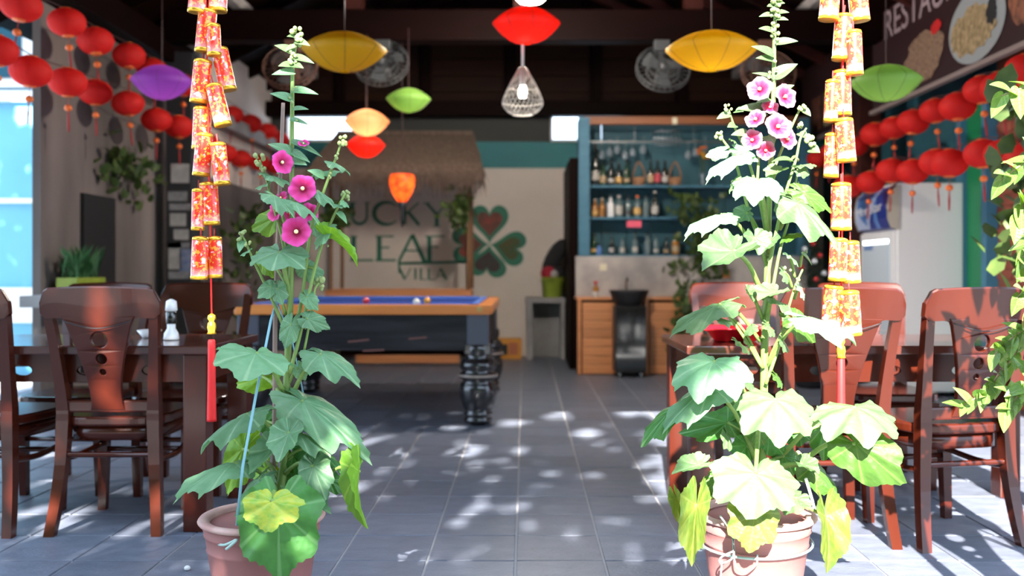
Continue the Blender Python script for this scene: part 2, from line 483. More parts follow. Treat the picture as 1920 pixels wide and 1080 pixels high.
class MB:
    def __init__(s):
        s.v, s.f, s.m, s.sm = [], [], [], []
        s.cur = 0
        s.smooth = False

    def _add(s, vs, fs, smooth=None):
        n = len(s.v)
        s.v += [Vector(v) for v in vs]
        s.f += [[i + n for i in f] for f in fs]
        s.sm += [s.smooth if smooth is None else smooth] * len(fs)
        s.m += [s.cur] * len(fs)
        return s

    def box(s, c, d, rz=0.0, bev=0.0, rot=None):
        hx, hy, hz = d[0] / 2, d[1] / 2, d[2] / 2
        bm = bmesh.new()
        bmesh.ops.create_cube(bm, size=1)
        bmesh.ops.scale(bm, vec=d, verts=bm.verts)
        if bev:
            bmesh.ops.bevel(bm, geom=bm.edges[:], offset=min(bev, hx * .9, hy * .9, hz * .9), segments=2, affect='EDGES', profile=0.6)
        mt = rot.to_3x3() if rot is not None else Matrix.Rotation(rz, 3, 'Z')
        cc = Vector(c)
        bm.verts.index_update()
        vs = [mt @ v.co + cc for v in bm.verts]
        fs = [[v.index for v in f.verts] for f in bm.faces]
        bm.free()
        return s._add(vs, fs, False)

    def bar(s, a, b, wx, wz, bev=0.0):
        """square bar from a to b"""
        a, b = Vector(a), Vector(b)
        q = (b - a).to_track_quat('Z', 'Y').to_matrix()
        return s.box((a + b) / 2, (wx, wz, (b - a).length), bev=bev, rot=q)

    def tube(s, pts, rad, n=8, cap=True, smooth=True):
        pts = [Vector(p) for p in pts]
        if not isinstance(rad, (list, tuple)):
            rad = [rad] * len(pts)
        vs, fs = [], []
        up = None
        for i, p in enumerate(pts):
            t = (pts[min(i + 1, len(pts) - 1)] - pts[max(i - 1, 0)])
            if t.length < 1e-9:
                t = Vector((0, 0, 1))
            t.normalize()
            if up is None:
                up = Vector((1, 0, 0)) if abs(t.x) < 0.9 else Vector((0, 1, 0))
            a = (up - t * up.dot(t)).normalized()
            b = t.cross(a)
            up = a
            for k in range(n):
                an = 2 * PI * k / n
                vs.append(p + (a * math.cos(an) + b * math.sin(an)) * rad[i])
        for i in range(len(pts) - 1):
            for k in range(n):
                k2 = (k + 1) % n
                fs.append([i * n + k, i * n + k2, (i + 1) * n + k2, (i + 1) * n + k])
        if cap:
            fs.append(list(range(n))[::-1])
            fs.append([(len(pts) - 1) * n + k for k in range(n)])
        return s._add(vs, fs, smooth)

    def ribbon(s, pts, wds, dps, smooth=False, bev=0.0):
        """rectangular section swept along pts (mostly vertical or horizontal); width along x, depth along y"""
        vs, fs = [], []
        for p, a, b in zip(pts, wds, dps):
            p = Vector(p)
            for sx, sy in ((-1, -1), (1, -1), (1, 1), (-1, 1)):
                vs.append(p + Vector((sx * a / 2, sy * b / 2, 0)))
        n = len(pts)
        for i in range(n - 1):
            for k in range(4):
                k2 = (k + 1) % 4
                fs.append([i * 4 + k, i * 4 + k2, i * 4 + 4 + k2, i * 4 + 4 + k])
        fs.append([3, 2, 1, 0])
        fs.append([(n - 1) * 4 + k for k in range(4)])
        return s._add(vs, fs, smooth)

    def lathe(s, prof, n=24, c=(0, 0, 0), smooth=True, pleat=0.0, cap=True, mt=None):
        vs, fs = [], []
        c = Vector(c)
        for r, z in prof:
            for k in range(n):
                an = 2 * PI * k / n
                rr = r * (1 - pleat * (k % 2))
                v = Vector((rr * math.cos(an), rr * math.sin(an), z))
                vs.append((mt @ v if mt is not None else v) + c)
        for i in range(len(prof) - 1):
            for k in range(n):
                k2 = (k + 1) % n
                fs.append([i * n + k, i * n + k2, (i + 1) * n + k2, (i + 1) * n + k])
        if cap:
            if prof[0][0] > 1e-5:
                fs.append(list(range(n))[::-1])
            if prof[-1][0] > 1e-5:
                fs.append([(len(prof) - 1) * n + k for k in range(n)])
        return s._add(vs, fs, smooth)

    def sphere(s, c, r, n=12, sq=1.0, m=8):
        return s.lathe([(max(1e-4, r * math.sin(PI * i / m)), -r * sq * math.cos(PI * i / m)) for i in range(m + 1)], n, c)

    def prism(s, poly, ax_o, ax_u, ax_v, thick):
        """flat polygon poly (u,v) at ax_o with axes, extruded by the vector thick"""
        o, u, v, t = Vector(ax_o), Vector(ax_u), Vector(ax_v), Vector(thick)
        a = [o + u * x + v * y for x, y in poly]
        b = [p + t for p in a]
        n = len(a)
        fs = [list(range(n))[::-1], [n + k for k in range(n)]]
        fs += [[k, (k + 1) % n, n + (k + 1) % n, n + k] for k in range(n)]
        return s._add(a + b, fs, False)

    def mesh(s, name, mats, off=Vector((0, 0, 0)), mtinv=None, recalc=True):
        me = bpy.data.meshes.new(name)
        if mtinv is not None:
            vs = [mtinv @ v for v in s.v]
        else:
            vs = [v - off for v in s.v]
        me.from_pydata([tuple(v) for v in vs], [], s.f)
        if not isinstance(mats, (list, tuple)):
            mats = [mats]
        for mm in mats:
            me.materials.append(M(mm))
        me.polygons.foreach_set('material_index', s.m)
        me.polygons.foreach_set('use_smooth', s.sm)
        if recalc:
            bm = bmesh.new()
            bm.from_mesh(me)
            bmesh.ops.recalc_face_normals(bm, faces=bm.faces)
            bm.to_mesh(me)
            bm.free()
        me.update()
        return me

    def build(s, name, mats, parent=None, loc=None, recalc=True):
        """one mesh object; vertices are given in the parent's frame when the parent is a thing built at its own
        origin (loc None, parent local) - world vertices must pass through worldbuild"""
        o = bpy.data.objects.new(name, s.mesh(name, mats, recalc=recalc))
        COL.objects.link(o)
        if parent is not None:
            o.parent = parent
        if loc is not None:
            o.location = loc
        return o

    def wbuild(s, name, mats, parent=None, origin=None, recalc=True):
        """vertices are world coordinates; the object's own origin goes to `origin` (default: centre of base)"""
        po = worg(parent) if parent is not None else Vector((0, 0, 0))
        if origin is None:
            xs = [v.x for v in s.v]
            ys = [v.y for v in s.v]
            zs = [v.z for v in s.v]
            origin = Vector(((min(xs) + max(xs)) / 2, (min(ys) + max(ys)) / 2, min(zs)))
        origin = Vector(origin)
        o = bpy.data.objects.new(name, s.mesh(name, mats, off=origin, recalc=recalc))
        COL.objects.link(o)
        o.parent = parent
        o.location = origin - po
        return o


def copy_tree(o, parent=None):
    c = o.copy()
    COL.objects.link(c)
    c.parent = parent
    for ch in o.children:
        copy_tree(ch, c)
    return c


def struct(o, label=None):
    return tag(o, label, kind='structure')


def filled(splines, extrude, bevel=0.0, res=1):
    """2D outlines with holes -> (verts, faces) of an extruded flat plate in the xy plane"""
    cu = bpy.data.curves.new('tmp', 'CURVE')
    cu.dimensions = '2D'
    cu.fill_mode = 'BOTH'
    cu.extrude = extrude
    cu.bevel_depth = bevel
    cu.bevel_resolution = res
    for pts in splines:
        sp = cu.splines.new('POLY')
        sp.points.add(len(pts) - 1)
        for p, q in zip(sp.points, pts):
            p.co = (q[0], q[1], 0, 1)
        sp.use_cyclic_u = True
    ob = bpy.data.objects.new('tmp', cu)
    COL.objects.link(ob)
    dg = bpy.context.evaluated_depsgraph_get()
    me = bpy.data.meshes.new_from_object(ob.evaluated_get(dg))
    vs = [v.co.copy() for v in me.vertices]
    fs = [list(p.vertices) for p in me.polygons]
    bpy.data.objects.remove(ob)
    bpy.data.curves.remove(cu)
    bpy.data.meshes.remove(me)
    return vs, fs


def text_mesh(txt, size, extrude=0.002):
    cu = bpy.data.curves.new('tmp', 'FONT')
    cu.body = txt
    cu.size = size
    cu.extrude = extrude
    ob = bpy.data.objects.new('tmp', cu)
    COL.objects.link(ob)
    dg = bpy.context.evaluated_depsgraph_get()
    me = bpy.data.meshes.new_from_object(ob.evaluated_get(dg))
    vs = [v.co.copy() for v in me.vertices]
    fs = [list(p.vertices) for p in me.polygons]
    bpy.data.objects.remove(ob)
    bpy.data.curves.remove(cu)
    bpy.data.meshes.remove(me)
    return vs, fs


def circle(cx, cy, r, n=24, ry=None):
    return [(cx + r * math.cos(2 * PI * k / n), cy + (ry or r) * math.sin(2 * PI * k / n)) for k in range(n)]


def spline(pts, n=6):
    """Catmull-Rom through points"""
    pts = [Vector(p) for p in pts]
    out = []
    for i in range(len(pts) - 1):
        p0, p1, p2, p3 = pts[max(i - 1, 0)], pts[i], pts[i + 1], pts[min(i + 2, len(pts) - 1)]
        for k in range(n):
            t = k / n
            out.append(0.5 * ((2 * p1) + (p2 - p0) * t + (2 * p0 - 5 * p1 + 4 * p2 - p3) * t * t + (-p0 + 3 * p1 - 3 * p2 + p3) * t ** 3))
    out.append(pts[-1])
    return out


# ================================================================== THE SETTING
BW = 11.75                                            # back wall
floor = struct(MB().box((0, 7.2, -0.026), (9.6, 9.6, 0.04)).wbuild('floor', 'grout'))
TX, TY, TS = -0.034, 3.449, 0.327


def tile_mesh(i):
    s = TS - 0.009
    return MB().box((0, 0, 0), (s, s, 0.016), bev=0.0025).mesh('floor_tile', 'tile')


tms = [tile_mesh(i) for i in range(2)]
cells = []
for j in range(-2, 25):
    y = TY + (j + 0.5) * TS
    if y > BW - 0.1:
        break
    xl = min(3.35, 0.56 * y + 0.25)
    for i in range(-14, 15):
        x = TX + (i + 0.5) * TS
        cells.append((y, abs(x) > xl or abs(x) > 3.6, x))
vis = [c for c in cells if not c[1]][:300]
vset = set((c[0], c[2]) for c in vis)
rest = MB()
for y, off, x in cells:
    if (y, x) in vset:
        o = bpy.data.objects.new('floor_tile', rnd.choice(tms))
        COL.objects.link(o)
        o.parent = floor
        o.location = Vector((x, y, -0.008 + rnd.uniform(-0.0008, 0.0008))) - floor.location
        o.rotation_euler = (rnd.uniform(-.002, .002), rnd.uniform(-.002, .002), rnd.choice((0, PI)))
    else:
        rest.box((x, y, -0.008), (TS - 0.009, TS - 0.009, 0.016))
tag(rest.wbuild('far_floor_tiles', 'tile', floor), kind='stuff')
struct(MB().box((0, -8.0, -0.02), (40, 20.8, 0.04)).wbuild('ground_outside', 'ground'))
struct(MB().box((-12.4, 12.4, -0.02), (15.2, 20, 0.04)).wbuild('ground_side', 'ground'))

# ---- back wall
wb = struct(MB().box((0.2, BW + 0.08, 1.185), (7.4, 0.16, 2.37)).wbuild('wall_back', 'white_plaster'))
struct(MB().box((0.2, BW + 0.075, 2.53), (7.4, 0.17, 0.33)).wbuild('trim_1', 'teal'))
up = MB()
XL0, XL1, XR0, XR1 = [(p - HX) * BW / FPX for p in (538, 700, 1032, 1170)]
Z0, Z1 = 2.695, 3.12
for a, b in ((-3.5, XL0), (XL1, XR0), (XR1, 3.9)):
    up.box(((a + b) / 2, BW + 0.08, (Z0 + Z1) / 2), (b - a, 0.16, Z1 - Z0))
struct(up.wbuild('wall_back_upper', 'dark_paint'))
for i, (a, b) in enumerate(((XL0, XL1), (XR0, XR1))):
    wn = thing('window_%d' % (i + 1), 'bright open strip window high on the back wall' if i else 'wide bright strip window high above the thatched bar', 'window', ((a + b) / 2, BW, Z0))
    tag(wn, kind='structure')
    f = MB()
    f.box(((a + b) / 2, BW + .05, Z0 + .012), (b - a, .2, .03)).box(((a + b) / 2, BW + .05, Z1 - .012), (b - a, .2, .03))
    f.box((a + .012, BW + .05, (Z0 + Z1) / 2), (.03, .2, Z1 - Z0)).box((b - .012, BW + .05, (Z0 + Z1) / 2), (.03, .2, Z1 - Z0))
    f.wbuild('window_frame', 'facade_white', wn)
# plank gable above the clerestory: separate boards, parts of the gable wall
gw = struct(MB().box((0.2, BW + 0.1, 4.0), (7.6, 0.06, 1.76)).wbuild('wall_gable', 'dark_timber'))
xs = -3.4
k = 0
while xs < 3.6:
    wd = 0.98
    for r_ in range(4):
        zc = 3.22 + r_ * 0.21
        MB().box((xs + wd / 2, BW + 0.05, zc), (wd - 0.02, 0.03, 0.2), bev=0.004).wbuild('board', 'plank', gw)
    MB().box((xs - 0.0, BW + 0.02, 3.7), (0.11, 0.07, 1.2)).wbuild('batten', 'dark_timber', gw)
    xs += wd + 0.1

# ---- left wall, low dark concrete, near stretch and far stretch
wl = struct(MB().box((-3.48, 7.93, 1.5), (0.06, 2.56, 3.0)).wbuild('wall_left', 'dark_concrete'))
MB().box((-3.44, 7.52, 0.95), (0.04, 0.56, 1.45)).wbuild('recess_panel', 'black_matt', wl)
struct(MB().box((-3.25, 10.45, 1.0), (0.2, 2.6, 2.0)).wbuild('wall_left_far', 'dark_concrete'))
struct(MB().box((-3.27, 10.45, 2.72), (0.16, 2.6, 1.4)).wbuild('wall_left_upper', 'white_plaster'))
struct(MB().box((-3.12, 10.4, 2.62), (0.12, 2.7, 0.14)).wbuild('trim_2', 'concrete'))
struct(MB().box((-3.33, 7.0, 0.86), (0.22, 1.3, 0.08)).wbuild('ledge', 'concrete'))
# stickered black column
pc = thing('sticker_post', 'black square column covered in grey and blue stickers', 'column', (-3.2, 8.75, 0))
MB().box((-3.2, 8.75, 1.55), (0.24, 0.24, 3.1), bev=.01).wbuild('shaft', 'post_black', pc)
for px, py, wpx, hpx, m_ in ((338, 325, 34, 36, 'sticker_white'), (333, 368, 36, 18, 'sticker_grey'), (338, 388, 42, 12, 'sticker_grey'), (334, 412, 30, 24, 'sticker_white'),
                             (340, 440, 28, 20, 'sticker_white'), (328, 480, 24, 50, 'sticker_white'), (348, 488, 22, 42, 'sticker_blue'), (336, 460, 40, 10, 'sticker_grey'), (336, 516, 40, 14, 'sticker_grey')):
    c = P(px, py, 8.63)
    MB().box((max(-3.2 - .1, min(-3.2 + .1, c.x)), 8.627, c.z), (min(.2, wpx * 8.63 / FPX), .004, hpx * 8.63 / FPX)).wbuild('sticker', m_, pc)
# ---- right wall: bricks, painted door frame, dark stretch behind
wr = struct(MB().box((3.86, 6.25, 1.56), (0.12, 2.5, 3.12)).wbuild('wall_right', 'mortar'))
for r_ in range(34):
    z = 0.045 + r_ * 0.083
    for c_ in range(6):
        y = 6.20 + c_ * 0.235 + (0.117 if r_ % 2 else 0)
        if y + .11 > 7.49:
            continue
        MB().box((3.797, y, z), (0.02, 0.225, 0.073)).wbuild('brick', 'brick', wr)
struct(MB().box((3.86, 7.76, 2.86), (0.12, 0.56, 0.56)).wbuild('wall_right_lintel', 'bar_back'))
struct(MB().box((3.84, 9.9, 1.57), (0.16, 3.9, 3.14)).wbuild('wall_right_far', 'bar_back'))
dr = thing('door_1', 'green painted door leaf in a blue frame beside the brick wall', 'door', (3.78, 7.75, 0))
tag(dr, kind='structure')
MB().box((3.77, 7.53, 1.25), (0.14, 0.08, 2.5), bev=.005).wbuild('door_frame', 'blue_paint', dr)
MB().box((3.77, 7.97, 1.25), (0.14, 0.09, 2.5), bev=.005).wbuild('door_frame', 'blue_paint', dr)
MB().box((3.77, 7.75, 2.54), (0.14, 0.55, 0.09), bev=.005).wbuild('door_frame', 'blue_paint', dr)
MB().box((3.79, 7.75, 1.24), (0.08, 0.34, 2.46), bev=.005).wbuild('door_leaf', 'green_paint', dr)
# ---- posts, plates, tie beams
n = 3
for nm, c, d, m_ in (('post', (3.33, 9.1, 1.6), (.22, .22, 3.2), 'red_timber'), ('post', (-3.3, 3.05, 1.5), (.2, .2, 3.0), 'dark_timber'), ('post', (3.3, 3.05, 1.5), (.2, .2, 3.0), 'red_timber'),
                     ('plate', (-3.33, 7.3, 3.12), (.18, 8.6, .24), 'dark_timber'), ('plate', (3.33, 7.3, 3.12), (.18, 8.6, .24), 'dark_timber'),
                     ('tie', (0, 8.5, 3.29), (6.5, .2, .28), 'dark_timber'), ('tie', (0, 5.4, 3.32), (6.5, .2, .28), 'dark_timber'), ('tie', (0, 11.55, 3.07), (6.9, .16, .18), 'dark_timber'),
                     ('tie', (0, 3.05, 2.75), (6.5, .16, .25), 'dark_timber')):
    struct(MB().box(c, d, bev=.012).wbuild('trim_%d' % n, m_))
    n += 1
for sx in (-1.55, -0.02, 1.53):
    b = MB().box((sx, 8.5, 3.9), (.16, .16, .95))
    struct(b.wbuild('trim_%d' % n, 'red_timber'))
    n += 1
# ---- roof, two slopes with rafters
ZR, ZE, XE = 4.95, 2.98, 4.1
sl = (ZR - ZE) / XE
for sgn, nm in ((-1, 'ceiling_left'), (1, 'ceiling_right')):
    rf = MB()
    rf.prism([(0, 0), (8.9, 0), (8.9, .06), (0, .06)], (0, 3.0, ZR), (0, 1, 0), (0, 0, 1), (sgn * XE, 0, -(ZR - ZE)))
    ro = struct(rf.wbuild(nm, 'dark_timber'))
    for kk in range(12):
        y = 3.3 + kk * 0.75
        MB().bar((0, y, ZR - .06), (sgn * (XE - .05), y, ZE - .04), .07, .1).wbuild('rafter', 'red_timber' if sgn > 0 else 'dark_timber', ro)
    for kk in range(4):
        xx = sgn * (0.75 + kk * 0.95)
        MB().box((xx, 7.4, ZR - abs(xx) * sl - .14), (.09, 8.7, .1)).wbuild('purlin', 'grey_plaster' if kk == 2 else 'dark_timber', ro)
fg = MB()
fg.prism([(-3.9, 2.875), (3.9, 2.875), (3.9, ZR - 3.9 * sl), (0, ZR), (-3.9, ZR - 3.9 * sl)], (0, 3.0, 0), (1, 0, 0), (0, 0, 1), (0, .05, 0))
struct(fg.wbuild('wall_front_gable', 'dark_timber'))
# ---- blue neighbouring facade seen through the open left side
fc = thing('neighbouring_facade', 'light blue sunlit building wall with white ledges at the left edge', 'building', (-6.4, 9.6, 0))
MB().box((-6.4, 9.7, 2.6), (5.2, 0.2, 5.2)).wbuild('wall', 'facade_blue', fc)
MB().box((-6.4, 9.58, 2.86), (5.2, 0.1, 0.11)).wbuild('ledge', 'facade_white', fc)
MB().box((-6.4, 9.59, 1.79), (5.2, 0.06, 0.05)).wbuild('rail', 'facade_white', fc)
MB().box((-6.4, 9.57, 0.72), (5.2, 0.1, 0.36)).wbuild('plinth', 'facade_white', fc)
wf = MB().box((-5.65, 9.57, 3.6), (1.25, 0.08, 1.3)).wbuild('window_frame', 'facade_white', fc)
MB().box((-5.66, 9.545, 3.62), (1.05, 0.06, 1.16)).wbuild('pane', 'window_dark', wf)

# ================================================================== LARGE FURNITURE


def make_chair():
    """local frame: back towards -y, seat opens to +y, 1.0 m tall"""
    t = thing('dining_chair', 'x', 'chair')
    zs = [0, .12, .28, .46, .52, .62, .75, .88, .95]
    xs_ = [.215, .203, .190, .183, .184, .189, .198, .209, .214]
    ys_ = [-.262, -.235, -.212, -.205, -.207, -.222, -.246, -.275, -.290]
    wd = [.040, .042, .045, .050, .048, .042, .038, .036, .036]
    for s_ in (-1, 1):
        pts = spline([(s_ * x, y, z) for x, y, z in zip(xs_, ys_, zs)], 3)
        ws = []
        for i in range(len(zs) - 1):
            ws += [wd[i] + (wd[i + 1] - wd[i]) * k / 3 for k in range(3)]
        ws.append(wd[-1])
        MB().ribbon(pts, ws, [x * .95 for x in ws]).build('rear_leg', 'lacquer', t)
        MB().ribbon([(s_ * .185, .165, 0), (s_ * .185, .175, .2), (s_ * .185, .18, .43)], [.034, .040, .044], [.034, .040, .044]).build('front_leg', 'lacquer', t)
        MB().tube(spline([(s_ * .195, -.218, .30), (s_ * .20, -.02, .285), (s_ * .188, .172, .30)], 4), .013, 8).build('side_stretcher', 'lacquer', t)
    # curved crest rail: outline in (x,z), bent in plan, leaning back
    N = 24
    vs, fs = [], []
    for i in range(N + 1):
        u = -1 + 2 * i / N
        x = u * .238
        a = abs(u)
        top = 1.0 + .010 * (1 - u * u) - (.05 * max(0, (a - .86) / .14) ** 2)
        bot = .885 + .006 * math.cos(u * 3) - .05 * max(0, 1 - a / .62) ** .8 + (.02 * max(0, (a - .9) / .1) ** 2)
        yb = -.292 - .028 * (1 - u * u)
        for z, th in ((bot, .012), ((bot + top) / 2, .013), (top - .007, .012), (top, .007)):
            lean = -.17 * (z - .94)
            vs.append((x, yb + lean - th, z))
            vs.append((x, yb + lean + th, z))
    nn = 8
    for i in range(N):
        o_ = i * nn
        for k_ in range(3):
            fs.append([o_ + 2 * k_, o_ + nn + 2 * k_, o_ + nn + 2 * k_ + 2, o_ + 2 * k_ + 2])
            fs.append([o_ + 2 * k_ + 1, o_ + 2 * k_ + 3, o_ + nn + 2 * k_ + 3, o_ + nn + 2 * k_ + 1])
        fs.append([o_, o_ + 1, o_ + nn + 1, o_ + nn])
        fs.append([o_ + 6, o_ + nn + 6, o_ + nn + 7, o_ + 7])
    for o_ in (0, N * nn):
        fs.append([o_, o_ + 2, o_ + 4, o_ + 6, o_ + 7, o_ + 5, o_ + 3, o_ + 1])
    mb = MB()
    mb._add(vs, fs, False)
    mb.build('crest_rail', 'lacquer', t)
    # V-shaped splat with three holes
    half = [(.140, .885), (.128, .86), (.112, .81), (.094, .75), (.078, .69), (.066, .63), (.060, .58), (.060, .53), (.066, .505)]
    outl = [(x, z) for x, z in half] + [(-x, z) for x, z in half[::-1]]
    holes = [circle(0, .795, .036, 24), circle(0, .716, .025, 20), circle(0, .662, .016, 16)]
    pv, pf = filled([outl] + holes, .007, .003)
    mb = MB()
    mb._add([(v.x, -.205 - (v.y - .5) * .275 + v.z - .012 * (1 - (v.x / .14) ** 2), v.y) for v in pv], pf)
    mb.build('splat', 'lacquer', t)
    g = MB()
    g.tube(spline([(-.135, -.328, .872), (-.06, -.334, .850), (0, -.336, .842), (.06, -.334, .850), (.135, -.328, .872)], 4), .0022, 5)
    g.build('groove_line', 'black_matt', t)
    MB().box((0, -.207, .517), (.35, .028, .05), bev=.008).build('back_rail', 'lacquer', t)
    # seat
    outl = []
    for k_ in range(40):
        an = 2 * PI * k_ / 40
        c, s2 = math.cos(an), math.sin(an)
        px_ = .215 * (abs(c) ** .45) * (1 if c > 0 else -1)
        py_ = .215 * (abs(s2) ** .5) * (1 if s2 > 0 else -1)
        outl.append((px_ * (1 + .06 * py_ / .2), py_ + .0))
    sv, sf = filled([outl], .010, .010, 2)
    mb = MB()
    mb._add([(v.x, v.y, v.z + .455 - .010 * max(0, 1 - (v.x / .2) ** 2 - (v.y / .2) ** 2)) for v in sv], sf)
    mb.build('seat', 'lacquer', t)
    ap = MB()
    av = [(x * .93, y * .93) for x, y in outl]
    n_ = len(av)
    ap._add([(x, y, .435) for x, y in av] + [(x, y, .375) for x, y in av] + [(x * .9, y * .9, .375) for x, y in av] + [(x * .9, y * .9, .435) for x, y in av],
            [[r_ * n_ + i, r_ * n_ + (i + 1) % n_, ((r_ + 1) % 4) * n_ + (i + 1) % n_, ((r_ + 1) % 4) * n_ + i] for i in range(n_) for r_ in range(4)], True)
    ap.build('apron', 'lacquer', t)
    MB().tube(spline([(-.192, -.215, .32), (0, -.180, .312), (.192, -.215, .32)], 5), .012, 8).build('rear_stretcher', 'lacquer', t)
    MB().tube([(-.186, .174, .27), (.186, .174, .27)], .012, 8).build('front_stretcher', 'lacquer', t)
    return t


chair0 = make_chair()
CH = [(-1.705, 4.03, 0.02, 'dark red dining chair wholly in view at the near side of the left table', 'left table'),
      (-2.27, 4.02, -0.06, 'lacquered dining chair cut off by the left edge of the picture', 'left table'),
      (-1.655, 4.60, PI + .03, 'lacquered dining chair on the far side of the left table, beside the blue pool table', 'left table'),
      (-2.20, 4.62, PI - .04, 'lacquered dining chair on the far side of the left table, seen through the nearer chair', 'left table'),
      (1.215, 3.86, 0.0, 'sunlit orange-red dining chair behind the hanging firecrackers at the right table', 'right table'),
      (1.679, 3.85, 0.20, 'dining chair with leaf shadows on its back at the right edge of the picture', 'right table'),
      (1.13, 4.75, PI + .02, 'lacquered dining chair on the far side of the right table, behind the red tray', 'right table'),
      (1.80, 4.72, PI, 'lacquered dining chair on the far side of the right table, nearer the white fridge', 'right table'),
      (1.575, 2.20, PI, 'dining chair just outside the right edge whose shadow falls on the floor', 'right table')]
for i, (x, y, a, lb, g) in enumerate(CH):
    o = chair0 if i == 0 else copy_tree(chair0)
    o.location = (x, y, 0)
    o.rotation_euler = (0, 0, a)
    tag(o, lb, 'chair', 'chairs around the ' + g)


def make_table(name, label, x0, x1, y0, y1, zt):
    t = thing(name, label, 'table', ((x0 + x1) / 2, (y0 + y1) / 2, 0))
    MB().box(((x0 + x1) / 2, (y0 + y1) / 2, zt - .018), (x1 - x0, y1 - y0, .036), bev=.006).wbuild('tabletop', 'tabletop', t)
    lw = .095
    for sx, X in ((1, x0), (-1, x1)):
        for sy, Y in ((1, y0), (-1, y1)):
            MB().box((X + sx * (lw / 2 + .02), Y + sy * (lw / 2 + .02), (zt - .036) / 2), (lw, lw, zt - .036), bev=.006).wbuild('leg', 'lacquer', t)
    # aprons pierced by ovals
    for Y in (y0 + .045, y1 - .045):
        L_ = x1 - x0 - 2 * (lw + .02)
        nh = max(2, int(L_ / .26))
        outl = [(-L_ / 2, -.115), (L_ / 2, -.115), (L_ / 2, 0), (-L_ / 2, 0)]
        hs = [circle(-L_ / 2 + L_ * (i + .5) / nh, -.068, .042, 24, .022) for i in range(nh)]
        pv, pf = filled([outl] + hs, .009)
        mb = MB()
        mb._add([((x0 + x1) / 2 + v.x, Y + v.z, zt - .036 + v.y) for v in pv], pf)
        mb.wbuild('apron', 'lacquer', t)
    for X in (x0 + .045, x1 - .045):
        MB().box((X, (y0 + y1) / 2, zt - .036 - .0575), (.018, y1 - y0 - 2 * (lw + .02), .115)).wbuild('apron', 'lacquer', t)
    return t


make_table('dining_table', 'dark lacquered wooden dining table on the left', -2.85, -1.285, 3.80, 4.50, .765)
make_table('dining_table', 'lacquered dining table on the right carrying a red tray', .66, 2.35, 3.80, 4.50, .765)

# ---- pool table
PX0, PX1, PY0, PY1, PZ = -2.0, -.235, 6.42, 8.35, .838
pt = thing('pool_table', 'pool table with blue cloth, orange wooden rails and thick black turned legs', 'pool table', ((PX0 + PX1) / 2, (PY0 + PY1) / 2, 0))
cx, cy = (PX0 + PX1) / 2, (PY0 + PY1) / 2
bd = MB().box((cx, cy, .655), (PX1 - PX0 - .05, PY1 - PY0 - .05, .27), bev=.01).wbuild('body', 'pool_black', pt)
for px, py, L_, a in ((672, 639, 40, 6), (783, 634, 34, 5), (700, 657, 40, 3)):
    c = P(px, py, PY0 + .02)
    MB().box((c.x, PY0 + .0245, c.z), (L_ * 6.45 / FPX, .003, .012), rot=Matrix.Rotation(R(-a), 4, 'Y')).wbuild('scratch', 'scratch', bd)
for X in (PX0 + .09, PX1 - .09):
    for Y in (PY0 + .09, PY1 - .09):
        MB().box((X, Y, .655), (.15, .15, .275), bev=.01).wbuild('corner_block', 'pool_corner', pt)
        lg = MB().lathe([(.09, .56), (.10, .545), (.10, .50), (.085, .47), (.115, .45), (.13, .425), (.125, .395), (.105, .375), (.13, .36), (.135, .33), (.105, .31), (.125, .29), (.132, .25), (.128, .19),
                         (.108, .13), (.09, .095), (.10, .085), (.098, .07), (.085, .06), (.10, .045), (.098, .02), (.06, .012), (.055, 0)], 28, (X, Y, 0)).wbuild('turned_leg', 'leg_black', pt)
        MB().lathe([(.1362, .338), (.1385, .346), (.1362, .354)], 28, (X, Y, 0), cap=False).wbuild('worn_ring', 'leg_worn', lg)
        MB().box((X, Y, .53), (.17, .17, .06)).wbuild('block', 'leg_black', pt)
rw = .10
for c, d in (((cx, PY0 + rw / 2 - .01, PZ - .035), (PX1 - PX0, rw, .07)), ((cx, PY1 - rw / 2 + .01, PZ - .035), (PX1 - PX0, rw, .07)),
             ((PX0 + rw / 2 - .01, cy, PZ - .035), (rw, PY1 - PY0 - 2 * rw + .03, .07)), ((PX1 - rw / 2 + .01, cy, PZ - .035), (rw, PY1 - PY0 - 2 * rw + .03, .07))):
    MB().box(c, d, bev=.012).wbuild('rail', 'pine_rail', pt)
MB().box((cx, cy, PZ - .04), (PX1 - PX0 - 2 * rw, PY1 - PY0 - 2 * rw, .03)).wbuild('cloth', 'felt', pt)
for c, d in (((cx, PY0 + rw + .015, PZ - .012), (PX1 - PX0 - 2 * rw - .12, .05, .026)), ((cx, PY1 - rw - .015, PZ - .006), (PX1 - PX0 - 2 * rw - .12, .05, .03)),
             ((PX0 + rw + .015, cy, PZ - .006), (.05, PY1 - PY0 - 2 * rw - .12, .03)), ((PX1 - rw - .015, cy, PZ - .006), (.05, PY1 - PY0 - 2 * rw - .12, .03))):
    MB().box(c, d, bev=.008).wbuild('cushion', 'felt_light', pt)
c = P(899, 580, PY0 - .012)
MB().lathe([(.013, 0), (.017, .002), (.020, 0), (.020, -.004), (.012, -.004)], 18, (c.x, PY0 - .012, c.z), mt=Matrix.Rotation(R(90), 3, 'X')).wbuild('brass_ring', 'brass', pt)
for px, py, d, m_, lb in ((686, 561, 7.1, 'ball_red', 'red billiard ball on the blue pool cloth'), (781, 564, 6.75, 'ball_white', 'white cue ball on the blue pool cloth'), (801, 561, 7.1, 'ball_yellow', 'orange-yellow billiard ball on the blue pool cloth')):
    c = P(px, py, d)
    tag(MB().sphere((c.x, d, PZ - .025 + .029), .029, 20, m=14).wbuild('billiard_ball', m_), lb, 'ball', 'balls on the pool table')

